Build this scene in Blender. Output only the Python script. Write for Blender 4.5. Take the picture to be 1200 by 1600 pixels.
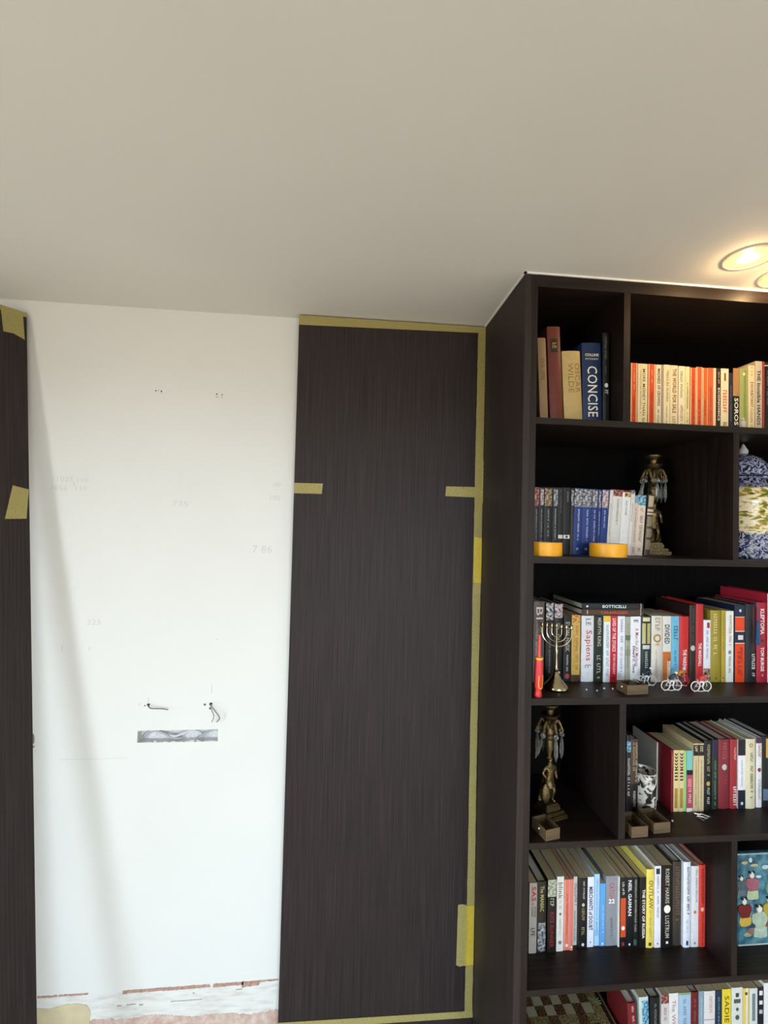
import bpy, bmesh, math, random
from mathutils import Vector, Matrix

# ------------------------------------------------------------------ scene, camera, light
scene = bpy.context.scene
col = scene.collection
for o in list(bpy.data.objects):
    bpy.data.objects.remove(o)
random.seed(7)
PI = math.pi

vs = scene.view_settings
vs.view_transform = 'Standard'
vs.look = 'None'
vs.exposure = 0.27
vs.gamma = 1.0
vs.use_curve_mapping = False

cam_data = bpy.data.cameras.new('camera')
cam_data.sensor_fit = 'HORIZONTAL'
cam_data.sensor_width = 36.0
cam_data.lens = 716.0 / 1200.0 * 36.0
cam_data.clip_start = 0.02
cam = bpy.data.objects.new('camera', cam_data)
col.objects.link(cam)
cam.matrix_world = Matrix(((0.99536712, -0.02715213, -0.09223375, 0.0),
                           (-0.09288394, -0.02374471, -0.99539377, -1.225),
                           (0.024837, 0.99934926, -0.0261567, 1.70),
                           (0, 0, 0, 1)))
scene.camera = cam

# room measures (metres): X right along the shelves, Y into the wall, Z up
CEIL = 2.4149
WALL_Y = 0.3888          # white wall
PANEL_Y = 0.3536         # face of the taped panel
RX0, RX1, RY0 = -1.9, 2.6, -3.4
FLOOR = -0.06
WIN_BACK = (0.1, 1.3, 0.06, 2.18)      # x0 x1 z0 z1 glazed doors behind the camera
WINS_LEFT = [(-2.25, -1.10, 0.06, 2.18)]   # y0 y1 z0 z1 windows in the left wall

SKY, GROUND, SKY_STRENGTH = (0.70, 0.86, 1.0), (1.0, 0.93, 0.82), 16.5
SKY_STOPS = [(-1.0, 0.14, GROUND), (-0.04, 0.19, GROUND), (0.02, 1.0, SKY), (0.14, 0.78, SKY), (0.40, 0.30, SKY), (1.0, 0.22, SKY)]
world = bpy.data.worlds.new('overcast_sky')
scene.world = world
world.use_nodes = True
wn = world.node_tree
wn.nodes.clear()
w_out = wn.nodes.new('ShaderNodeOutputWorld')
w_bg = wn.nodes.new('ShaderNodeBackground')
w_bg.inputs['Strength'].default_value = SKY_STRENGTH
w_tc = wn.nodes.new('ShaderNodeTexCoord')
w_sep = wn.nodes.new('ShaderNodeSeparateXYZ')
w_ramp = wn.nodes.new('ShaderNodeValToRGB')      # hazy sky, brightest low over the horizon
w_half = wn.nodes.new('ShaderNodeMath'); w_half.operation = 'MULTIPLY_ADD'
w_half.inputs[1].default_value = 0.5; w_half.inputs[2].default_value = 0.5
els = w_ramp.color_ramp.elements
while len(els) < len(SKY_STOPS): els.new(0.5)
for e_, (zz, g_, c_) in zip(els, SKY_STOPS):
    e_.position = 0.5+0.5*zz; e_.color = (c_[0]*g_, c_[1]*g_, c_[2]*g_, 1)
wn.links.new(w_tc.outputs['Generated'], w_sep.inputs[0])
wn.links.new(w_sep.outputs['Z'], w_half.inputs[0])
wn.links.new(w_half.outputs[0], w_ramp.inputs[0])
wn.links.new(w_ramp.outputs[0], w_bg.inputs['Color'])
wn.links.new(w_bg.outputs[0], w_out.inputs['Surface'])

bounce_sun = bpy.data.lights.new('bounce_sun', 'SUN')
bounce_sun.energy = 5.0; bounce_sun.color = (1.0, 0.94, 0.86); bounce_sun.angle = math.radians(1.0)
bounce_sun_o = bpy.data.objects.new('bounce_sun', bounce_sun); col.objects.link(bounce_sun_o)
bounce_sun_o.rotation_euler = (math.radians(52), 0, math.radians(-8))   # added to brighten the ceiling by bounce off the floor inside the glazed doors

def portal(name, loc, rot, sx, sy):
    d = bpy.data.lights.new(name, 'AREA')
    d.shape = 'RECTANGLE'; d.size = sx; d.size_y = sy
    d.cycles.is_portal = True
    o = bpy.data.objects.new(name, d); col.objects.link(o)
    o.location = loc; o.rotation_euler = rot
    return o
x0, x1, z0, z1 = WIN_BACK
portal('daylight_portal', ((x0+x1)/2, RY0+0.01, (z0+z1)/2), (PI/2, 0, 0), x1-x0, z1-z0)
for (y0, y1, z0, z1) in WINS_LEFT:
    portal('daylight_portal', (RX0+0.01, (y0+y1)/2, (z0+z1)/2), (PI/2, 0, -PI/2), y1-y0, z1-z0)

# ------------------------------------------------------------------ helpers
def lin(h):
    if not isinstance(h, str): return h
    out = []
    for i in (0, 2, 4):
        c = int(h[i:i+2], 16) / 255.0
        out.append(c/12.92 if c <= 0.04045 else ((c+0.055)/1.055)**2.4)
    return tuple(out)

MATS = {}
def mat(color, rough=0.5, metal=0.0, var=0.0, vscale=40.0, bump=0.0, bscale=200.0, spec=0.5, name=None, **kw):
    key = (color, rough, metal, var, vscale, bump, bscale, spec, tuple(sorted(kw.items())))
    if key in MATS: return MATS[key]
    m = bpy.data.materials.new(name or 'paint')
    m.use_nodes = True
    nt = m.node_tree; b = nt.nodes['Principled BSDF']
    c = lin(color)
    b.inputs['Base Color'].default_value = (*c, 1)
    b.inputs['Roughness'].default_value = rough
    b.inputs['Metallic'].default_value = metal
    b.inputs['Specular IOR Level'].default_value = spec
    for k, v in kw.items(): b.inputs[k].default_value = v
    if var or bump:
        tc = nt.nodes.new('ShaderNodeTexCoord')
    if var:
        n = nt.nodes.new('ShaderNodeTexNoise'); n.inputs['Scale'].default_value = vscale; n.inputs['Detail'].default_value = 4
        r = nt.nodes.new('ShaderNodeMapRange'); r.inputs['From Min'].default_value = 0.3; r.inputs['From Max'].default_value = 0.7
        x = nt.nodes.new('ShaderNodeMix'); x.data_type = 'RGBA'
        x.inputs[6].default_value = (*[max(0, q*(1-var)) for q in c], 1)
        x.inputs[7].default_value = (*[min(1, q*(1+var)) for q in c], 1)
        nt.links.new(tc.outputs['Object'], n.inputs['Vector']); nt.links.new(n.outputs['Fac'], r.inputs['Value'])
        nt.links.new(r.outputs[0], x.inputs[0]); nt.links.new(x.outputs[2], b.inputs['Base Color'])
    if bump:
        n = nt.nodes.new('ShaderNodeTexNoise'); n.inputs['Scale'].default_value = bscale
        bp = nt.nodes.new('ShaderNodeBump'); bp.inputs['Strength'].default_value = bump; bp.inputs['Distance'].default_value = 0.002
        nt.links.new(tc.outputs['Object'], n.inputs['Vector']); nt.links.new(n.outputs['Fac'], bp.inputs['Height'])
        nt.links.new(bp.outputs[0], b.inputs['Normal'])
    MATS[key] = m
    return m

def ramp_mat(name, stops, scale=(1, 1, 1), nscale=20, detail=5, rough=0.5, kind='noise', dist=0.0, bump=0.0, coord='Object', spec=0.5):
    m = bpy.data.materials.new(name); m.use_nodes = True
    nt = m.node_tree; b = nt.nodes['Principled BSDF']
    b.inputs['Roughness'].default_value = rough
    b.inputs['Specular IOR Level'].default_value = spec
    tc = nt.nodes.new('ShaderNodeTexCoord'); mp = nt.nodes.new('ShaderNodeMapping')
    mp.inputs['Scale'].default_value = scale
    nt.links.new(tc.outputs[coord], mp.inputs['Vector'])
    if kind == 'noise':
        n = nt.nodes.new('ShaderNodeTexNoise'); n.inputs['Detail'].default_value = detail; n.inputs['Distortion'].default_value = dist
        outp = n.outputs['Fac']
    else:
        n = nt.nodes.new('ShaderNodeTexVoronoi'); n.feature = 'F1'; outp = n.outputs['Distance']
    n.inputs['Scale'].default_value = nscale
    nt.links.new(mp.outputs[0], n.inputs['Vector'])
    r = nt.nodes.new('ShaderNodeValToRGB')
    e = r.color_ramp.elements
    while len(e) < len(stops): e.new(0.5)
    for k, (p, c) in enumerate(stops):
        e[k].position = p; e[k].color = (*lin(c), 1)
    nt.links.new(outp, r.inputs[0]); nt.links.new(r.outputs[0], b.inputs['Base Color'])
    if bump:
        bp = nt.nodes.new('ShaderNodeBump'); bp.inputs['Strength'].default_value = bump; bp.inputs['Distance'].default_value = 0.001
        nt.links.new(outp, bp.inputs['Height']); nt.links.new(bp.outputs[0], b.inputs['Normal'])
    return m

class MB:
    """collects geometry for one mesh"""
    def __init__(s): s.v = []; s.f = []; s.mi = []
    def add(s, vs, fs, mi=0):
        n = len(s.v); s.v += [tuple(p) for p in vs]
        s.f += [tuple(i+n for i in f) for f in fs]; s.mi += [mi]*len(fs)
        return s
    def box(s, x0, x1, y0, y1, z0, z1, mi=0):
        return s.add([(x0,y0,z0),(x1,y0,z0),(x1,y1,z0),(x0,y1,z0),(x0,y0,z1),(x1,y0,z1),(x1,y1,z1),(x0,y1,z1)],
                     [(0,3,2,1),(4,5,6,7),(0,1,5,4),(1,2,6,5),(2,3,7,6),(3,0,4,7)], mi)
    def bevel_box(s, x0, x1, y0, y1, z0, z1, b=0.002, mi=0):
        bm = bmesh.new(); bmesh.ops.create_cube(bm, size=1)
        for v in bm.verts: v.co = Vector(((x0+x1)/2+v.co.x*(x1-x0), (y0+y1)/2+v.co.y*(y1-y0), (z0+z1)/2+v.co.z*(z1-z0)))
        bmesh.ops.bevel(bm, geom=bm.edges[:], offset=b, segments=2, affect='EDGES')
        bm.verts.index_update()
        s.add([v.co[:] for v in bm.verts], [[v.index for v in f.verts] for f in bm.faces], mi); bm.free(); return s
    def prism(s, poly, a, b, axis='z', mi=0):
        """polygon in two axes extruded along the third"""
        def P(p, t):
            return {'z': (p[0], p[1], t), 'y': (p[0], t, p[1]), 'x': (t, p[0], p[1])}[axis]
        n = len(poly)
        vs_ = [P(p, a) for p in poly] + [P(p, b) for p in poly]
        fs = [tuple(range(n))[::-1], tuple(range(n, 2*n))] + [(i, (i+1) % n, n+(i+1) % n, n+i) for i in range(n)]
        return s.add(vs_, fs, mi)
    def tube(s, path, r, n=8, mi=0, cap=True):
        path = [Vector(p) for p in path]
        if not hasattr(r, '__len__'): r = [r]*len(path)
        rings = []; up = Vector((0, 0, 1))
        prevx = None
        for i, p in enumerate(path):
            t = (path[min(i+1, len(path)-1)] - path[max(i-1, 0)])
            if t.length < 1e-9: t = Vector((0, 0, 1))
            t.normalize()
            if prevx is None:
                a = Vector((1, 0, 0)) if abs(t.x) < 0.8 else Vector((0, 1, 0))
                x = (a - t*a.dot(t)).normalized()
            else:
                x = (prevx - t*prevx.dot(t)).normalized()
            prevx = x; y = t.cross(x)
            rings.append([p + (x*math.cos(2*PI*k/n) + y*math.sin(2*PI*k/n))*r[i] for k in range(n)])
        vs_ = [q for ring in rings for q in ring]
        fs = []
        for i in range(len(rings)-1):
            for k in range(n):
                fs.append((i*n+k, i*n+(k+1) % n, (i+1)*n+(k+1) % n, (i+1)*n+k))
        if cap:
            fs.append(tuple(range(n))[::-1]); m = (len(rings)-1)*n
            fs.append(tuple(range(m, m+n)))
        return s.add(vs_, fs, mi)
    def lathe(s, prof, c=(0, 0, 0), n=24, mi=0, sx=1.0, sy=1.0, closed=False):
        vs_ = []; fs = []
        for (r, z) in prof:
            for k in range(n):
                a = 2*PI*k/n
                vs_.append((c[0]+r*sx*math.cos(a), c[1]+r*sy*math.sin(a), c[2]+z))
        m = len(prof)
        for i in range(m if closed else m-1):
            j = (i+1) % m
            for k in range(n):
                fs.append((i*n+k, i*n+(k+1) % n, j*n+(k+1) % n, j*n+k))
        if not closed:
            if prof[0][0] > 1e-5: fs.append(tuple(range(n))[::-1])
            if prof[-1][0] > 1e-5: fs.append(tuple(range((m-1)*n, m*n)))
        return s.add(vs_, fs, mi)
    def torus(s, c, R, r, axis='y', n=24, k=8, mi=0):
        prof = [(R+r*math.cos(2*PI*i/k), r*math.sin(2*PI*i/k)) for i in range(k)]
        t = MB().lathe(prof, n=n, closed=True)
        def T(p):
            if axis == 'y': p = (p[0], p[2], p[1])
            elif axis == 'x': p = (p[2], p[0], p[1])
            return (p[0]+c[0], p[1]+c[1], p[2]+c[2])
        return s.add([T(p) for p in t.v], t.f, mi)
    def sphere(s, c, r, n=12, m=8, sx=1, sy=1, sz=1, mi=0):
        prof = [(r*math.sin(PI*i/m), -r*math.cos(PI*i/m)*sz) for i in range(m+1)]
        prof[0] = (1e-6, prof[0][1]); prof[-1] = (1e-6, prof[-1][1])
        return s.lathe(prof, c, n, mi, sx, sy)
    def xf(s, M):
        s.v = [tuple(M @ Vector(p)) for p in s.v]; return s
    def mesh(s, name, mats, smooth=False):
        me = bpy.data.meshes.new(name)
        me.from_pydata(s.v, [], s.f)
        if not isinstance(mats, (list, tuple)): mats = [mats]
        for m in mats: me.materials.append(m)
        if len(mats) > 1: me.polygons.foreach_set('material_index', s.mi)
        bm = bmesh.new(); bm.from_mesh(me); bmesh.ops.recalc_face_normals(bm, faces=bm.faces[:]); bm.to_mesh(me); bm.free()
        if smooth:
            me.polygons.foreach_set('use_smooth', [True]*len(me.polygons))
            if smooth != 'all':
                try: me.set_sharp_from_angle(angle=math.radians(40))
                except Exception: pass
        me.update()
        return me
    def build(s, name, mats, parent=None, smooth=False, loc=(0, 0, 0), rot=(0, 0, 0)):
        return obj(name, s.mesh(name, mats, smooth), parent, loc, rot)

def obj(name, me, parent=None, loc=(0, 0, 0), rot=(0, 0, 0)):
    o = bpy.data.objects.new(name, me); col.objects.link(o)
    o.location = loc; o.rotation_euler = rot
    if parent: o.parent = parent
    return o
def tag(o, label, cat, group=None):
    o['label'] = label; o['category'] = cat
    if group: o['group'] = group
    return o
def struct(o): o['kind'] = 'structure'; return o
def thing(name, label, cat, loc=(0, 0, 0), rot=(0, 0, 0), group=None):
    o = obj(name, None, None, loc, rot); o.empty_display_size = 0.02
    return tag(o, label, cat, group)
def copy_tree(o, parent=None):
    c = o.copy(); col.objects.link(c)
    if parent: c.parent = parent
    for ch in o.children: copy_tree(ch, c)
    return c

def skin_mesh(name, verts, edges, radii, mats, root=0, sub=2, region=None):
    me = bpy.data.meshes.new(name); me.from_pydata(verts, edges, [])
    o = bpy.data.objects.new(name, me); col.objects.link(o)
    o.modifiers.new('skin', 'SKIN'); ss = o.modifiers.new('sub', 'SUBSURF'); ss.levels = sub; ss.render_levels = sub
    sv = me.skin_vertices[0].data
    for i, r in enumerate(radii):
        sv[i].radius = r if hasattr(r, '__len__') else (r, r)
        sv[i].use_root = (i == root)
    dg = bpy.context.evaluated_depsgraph_get(); dg.update()
    out = bpy.data.meshes.new_from_object(o.evaluated_get(dg)); out.name = name
    bpy.data.objects.remove(o); bpy.data.meshes.remove(me)
    out.materials.clear()
    for m in mats: out.materials.append(m)
    for p in out.polygons:
        p.use_smooth = True
        p.material_index = region(p.center) if region else 0
    return out

GLYPHS = {}
def glyph(s, bold):
    """flat outline of a word with the built-in font, unit height 0..1 in v, width in u"""
    k = (s, bold)
    if k in GLYPHS: return GLYPHS[k]
    cu = bpy.data.curves.new('word', 'FONT'); cu.body = s; cu.resolution_u = 2
    cu.offset = 0.022 if bold else 0.004
    cu.space_character = 1.05
    o = bpy.data.objects.new('word', cu); col.objects.link(o)
    dg = bpy.context.evaluated_depsgraph_get(); dg.update()
    me = bpy.data.meshes.new_from_object(o.evaluated_get(dg))
    vs_ = [tuple(v.co[:2]) for v in me.vertices]; fs = [tuple(p.vertices) for p in me.polygons]
    bpy.data.objects.remove(o); bpy.data.curves.remove(cu); bpy.data.meshes.remove(me)
    if not vs_: GLYPHS[k] = ([], []); return GLYPHS[k]
    u0 = min(p[0] for p in vs_); u1 = max(p[0] for p in vs_); v0 = min(p[1] for p in vs_); v1 = max(p[1] for p in vs_)
    GLYPHS[k] = ([((p[0]-u0)/(u1-u0), (p[1]-v0)/(v1-v0)) for p in vs_], fs)
    return GLYPHS[k]

# ------------------------------------------------------------------ shared materials
def wood(name, along, c0='140e0c', c1='201714', c2='2b201c', rough=0.45, spec=0.28):
    sc = {'z': (90, 90, 1.6), 'x': (1.6, 90, 90), 'y': (90, 1.6, 90)}[along]
    return ramp_mat(name, [(0.30, c0), (0.5, c1), (0.72, c2)], scale=sc, nscale=2.2, detail=6, rough=rough, bump=0.12, spec=spec)
WOOD_V = wood('dark_veneer_upright', 'z')
WOOD_H = wood('dark_veneer_lengthwise', 'x')
WHITE = mat('e9e7e2', 0.62, var=0.015, vscale=3.0, spec=0.3, name='white_paint')
CEIL_M = mat('e6e2da', 0.85, var=0.01, vscale=4.0, spec=0.2, name='ceiling_paint')

# ------------------------------------------------------------------ room shell
FLOOR_M = ramp_mat('oak_floor', [(0.3, 'ac9c86'), (0.5, 'b8a892'), (0.7, 'c4b49e')], scale=(2, 40, 1), nscale=2, rough=0.45)
struct(MB().box(RX0, RX1, RY0, WALL_Y+0.1, FLOOR-0.1, FLOOR).build('floor', FLOOR_M))
struct(MB().box(RX0-0.1, RX1+0.1, RY0-0.1, WALL_Y+0.2, CEIL, CEIL+0.12).build('ceiling', CEIL_M))
mb = MB()
x0, x1, z0, z1 = WIN_BACK
mb.box(RX0-0.1, x0, RY0-0.1, RY0, FLOOR, CEIL); mb.box(x1, RX1+0.1, RY0-0.1, RY0, FLOOR, CEIL)
mb.box(x0, x1, RY0-0.1, RY0, FLOOR, z0); mb.box(x0, x1, RY0-0.1, RY0, z1, CEIL)
struct(mb.build('wall_rear', WHITE))
mb = MB()
ya_ = RY0
for (y0, y1, z0, z1) in WINS_LEFT:
    mb.box(RX0-0.1, RX0, ya_, y0, FLOOR, CEIL); mb.box(RX0-0.1, RX0, y0, y1, FLOOR, z0); mb.box(RX0-0.1, RX0, y0, y1, z1, CEIL); ya_ = y1
mb.box(RX0-0.1, RX0, ya_, WALL_Y+0.2, FLOOR, CEIL)
struct(mb.build('wall_left', WHITE))
struct(MB().box(RX1, RX1+0.1, RY0, WALL_Y+0.2, FLOOR, CEIL).build('wall_right', WHITE))

# white wall with the cable slot cut out and the strip left by the old skirting set back at its foot
SX0, SX1, SZ0, SZ1 = -0.6567, -0.3962, 0.9509, 0.9916
FOOT = 0.149
rng = random.Random(3)
xs = [RX0 + (RX1-RX0)*i/260 for i in range(261)]
rag = [FOOT + 0.0035*math.sin(x*3.1+1) + rng.uniform(-0.0022, 0.0022) for x in xs]
mb = MB()
Y = WALL_Y
n = len(xs)
vs_ = []
for x, r in zip(xs, rag):
    vs_ += [(x, Y, r), (x, Y, 0.5), (x, Y+0.006, r)]
fs = []
for i in range(n-1):
    fs += [(3*i, 3*i+3, 3*i+4, 3*i+1), (3*i, 3*i+2, 3*i+5, 3*i+3)]
mb.add(vs_, fs)
def wq(xa, xb, za, zb): mb.add([(xa, Y, za), (xb, Y, za), (xb, Y, zb), (xa, Y, zb)], [(0, 1, 2, 3)])
wq(RX0, RX1, 0.5, SZ0); wq(RX0, SX0, SZ0, SZ1); wq(SX1, RX1, SZ0, SZ1); wq(RX0, RX1, SZ1, CEIL)
wall = struct(mb.build('wall_front', WHITE))
PLASTER = ramp_mat('bare_plaster', [(0.3, 'd6d0c8'), (0.5, 'e6e3dd'), (0.7, 'ece9e4')], scale=(3, 1, 14), nscale=6, rough=0.85, bump=0.4)
o = MB().box(RX0, RX1, Y+0.005, Y+0.1, FLOOR, FOOT+0.02).build('plaster_strip', PLASTER, wall)
GYPSUM = ramp_mat('broken_board_edge', [(0.3, 'cfcdcb'), (0.55, 'e4e3e2'), (0.75, 'f0efee')], nscale=160, rough=0.9, bump=0.5)
mb = MB(); dY = 0.032; jag = 0.0012
mb.add([(SX0, Y, SZ0), (SX0, Y+dY, SZ0), (SX0, Y+dY, SZ1), (SX0, Y, SZ1)], [(0, 1, 2, 3)])
mb.add([(SX1, Y, SZ0), (SX1, Y+dY, SZ0), (SX1, Y+dY, SZ1), (SX1, Y, SZ1)], [(0, 3, 2, 1)])
mb.add([(SX0, Y, SZ0), (SX1, Y, SZ0), (SX1, Y+dY, SZ0), (SX0, Y+dY, SZ0)], [(0, 1, 2, 3)])
mb.add([(SX0, Y, SZ1), (SX1, Y, SZ1), (SX1, Y+dY, SZ1), (SX0, Y+dY, SZ1)], [(0, 3, 2, 1)])
mb.add([(SX0, Y+dY, SZ0), (SX1, Y+dY, SZ0), (SX1, Y+dY, SZ1), (SX0, Y+dY, SZ1)], [(0, 1, 2, 3)])
mb.build('slot_lining', GYPSUM, wall)
# torn paper lip round the slot
mb = MB(); rng = random.Random(5)
for (za, s) in ((SZ1, -1), (SZ0, 1)):
    for i in range(34):
        x = SX0 + (SX1-SX0)*i/34; w = (SX1-SX0)/34
        h = rng.choice([0.0, 0.001, 0.002, 0.003, 0.0045]) * (0.7 if s < 0 else 1.5)
        if h: mb.box(x, x+w, Y-0.0003, Y+0.0008, min(za, za+s*h), max(za, za+s*h))
mb.build('torn_edge', mat('cfccc8', 0.9), wall)
# bare patches and the reddish old skirting line
RED_PL = ramp_mat('pink_plaster', [(0.3, 'a0786a'), (0.5, 'b68e7e'), (0.7, 'c8a698')], nscale=90, rough=0.9, bump=0.4)
def ragged(name, pts, m, y0_, y1_, seed, amp=0.0012, step=0.004):
    r_ = random.Random(seed); out = []
    for i in range(len(pts)):
        a = Vector((pts[i][0], pts[i][1])); b = Vector((pts[(i+1) % len(pts)][0], pts[(i+1) % len(pts)][1]))
        k = max(1, int((b-a).length/step))
        for j in range(k):
            q = a.lerp(b, j/k); out.append((q.x+r_.uniform(-amp, amp), q.y+r_.uniform(-amp, amp)))
    return MB().prism(out, y0_, y1_, 'y').build(name, m, wall)
def linez(x): return FOOT + 0.0035*math.sin(x*3.1+1)
for k, (xa, xb, h) in enumerate([(-0.935, -0.875, 0.004), (-0.87, -0.78, 0.003), (-0.672, -0.545, 0.008), (-0.545, -0.395, 0.008),
                                 (-0.385, -0.285, 0.009), (-0.29, -0.235, 0.016), (-0.235, -0.17, 0.003)]):
    ragged('exposed_plaster', [(xa, linez(xa)+0.003), (xa, linez(xa)-h), (xb, linez(xb)-h*0.8), (xb, linez(xb)+0.003)], RED_PL, Y-0.0006, Y+0.005, 11+k)
BEIGE = mat('d8c7a2', 0.9, var=0.06, vscale=30, bump=0.2, bscale=120, name='beige_render')
ragged('peeled_patch', [(-0.95, 0.108), (-0.90, 0.101), (-0.85, 0.112), (-0.815, 0.113), (-0.785, 0.106), (-0.772, 0.085), (-0.778, FLOOR), (-0.95, FLOOR)], BEIGE, Y+0.003, Y+0.006, 31, 0.001)
DUST = ramp_mat('pink_dust', [(0.3, 'c4a090'), (0.55, 'd8bcae'), (0.75, 'e4d2c6')], nscale=50, rough=0.9)
rng = random.Random(37); vs_ = []; N_ = 160
for i in range(N_+1):
    x = -0.775 + 0.66*i/N_
    zt = 0.050 + 0.007*math.sin(x*9+1) + 0.004*math.sin(x*31) + rng.uniform(-0.003, 0.003)
    vs_ += [(x, Y+0.0035, zt), (x, Y+0.0035, FLOOR), (x, Y+0.0052, zt)]
MB().add(vs_, [f_ for i in range(N_) for f_ in ((3*i, 3*i+1, 3*i+4, 3*i+3), (3*i, 3*i+3, 3*i+5, 3*i+2))]).build('damp_base', DUST, wall)
for k, (xa, za, w, h) in enumerate([(-0.31, 0.122, 0.022, 0.002), (-0.66, 0.096, 0.03, 0.003), (-0.62, 0.092, 0.012, 0.005), (-0.69, 0.094, 0.014, 0.004), (-0.52, 0.098, 0.1, 0.0015), (-0.45, 0.12, 0.006, 0.002)]):
    ragged('plaster_scar', [(xa, za), (xa+w, za+h*0.5), (xa+w, za+h), (xa, za+h)], mat('b8aaa0', 0.9), Y+0.003, Y+0.0052, 50+k, 0.0006, 0.003)
# screw holes and knocks
HOLE = mat('2a2522', 0.9, name='drilled_hole')
def disc_y(name, x, z, r, m, y=None, squash=1.0):
    y = Y if y is None else y
    pts = [(x+r*math.cos(2*PI*k/10)*rng.uniform(.8, 1.15), z+r*squash*math.sin(2*PI*k/10)*rng.uniform(.8, 1.15)) for k in range(10)]
    return MB().prism(pts, y-0.0005, y+0.001, 'y').build(name, m, wall)
for (x, z, r) in [(-0.640, 2.1335, 0.0024), (-0.632, 2.1345, 0.0013), (-0.6215, 2.1325, 0.0027), (-0.6195, 2.1265, 0.0012), (-0.4385, 2.1325, 0.0026), (-0.4205, 2.1305, 0.0022)]:
    disc_y('screw_hole', x, z, r, HOLE)
for (x, z, w) in [(-0.437, 2.1225, 0.012), (-0.421, 2.122, 0.009), (-0.35, 2.206, 0.003), (-0.352, 2.17, 0.004), (-0.952, 2.188, 0.004), (-0.61, 1.315, 0.003), (-0.41, 1.295, 0.006)]:
    disc_y('wall_scuff', x, z, w*0.5, mat('bdb4a8', 0.9), squash=0.3)
disc_y('wall_knock', -0.984, 0.9692, 0.006, mat('8a8078', 0.9), squash=3.0)
disc_y('wall_knock', -0.981, 0.945, 0.004, mat('8a8078', 0.9), squash=0.8)
# pencilled measurements
PENCIL = mat('d9d7d3', 0.9, name='pencil')
def word_y(s, x, z, w, h, m, parent, y, bold=False, name='lettering'):
    vs_, fs_ = glyph(s, bold)
    if not vs_: return
    return MB().add([(x+(u-0.5)*w, y, z+(v-0.5)*h) for u, v in vs_], fs_).build(name, m, parent)
for s, x, z, w, h in [('1025', -0.918, 1.823, 0.05, 0.016), ('1056', -0.935, 1.793, 0.05, 0.017), ('110', -0.862, 1.822, 0.035, 0.014), ('110', -0.866, 1.794, 0.035, 0.014),
                      ('735', -0.5456, 1.7518, 0.05, 0.017), ('7 86', -0.268, 1.603, 0.065, 0.026), ('280', -0.2249, 1.8277, 0.026, 0.013), ('100', -0.23, 1.781, 0.034, 0.017), ('325', -0.8085, 1.3504, 0.042, 0.018)]:
    word_y(s, x, z, w, h, PENCIL, wall, Y-0.0006, name='pencil_mark')
for x, z, h in [(-0.905, 1.264, 0.018), (-0.82, 1.262, 0.015), (-0.8895, 1.808, 0.015), (-0.4215, 1.128, 0.032), (-0.626, 1.093, 0.016), (-0.655, 1.078, 0.01)]:
    MB().box(x-0.0006, x+0.0006, Y-0.0005, Y+0.001, z-h/2, z+h/2).build('pencil_mark', mat('bcbab6', 0.9), wall)
MB().box(-0.90, -0.68, Y-0.0006, Y+0.001, 0.9005, 0.902).build('filled_joint', mat('d8d6d2', 0.9), wall)
# caulk bead between bookcase and ceiling
BC_X0, BC_X1 = 0.4949, 1.95
struct(MB().box(BC_X0-0.004, BC_X1, -0.004, 0.003, CEIL-0.004, CEIL).box(BC_X0-0.004, BC_X0+0.003, -0.004, PANEL_Y, CEIL-0.004, CEIL).build('trim_1', mat('f4f2ee', 0.5, name='caulk')))

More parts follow.
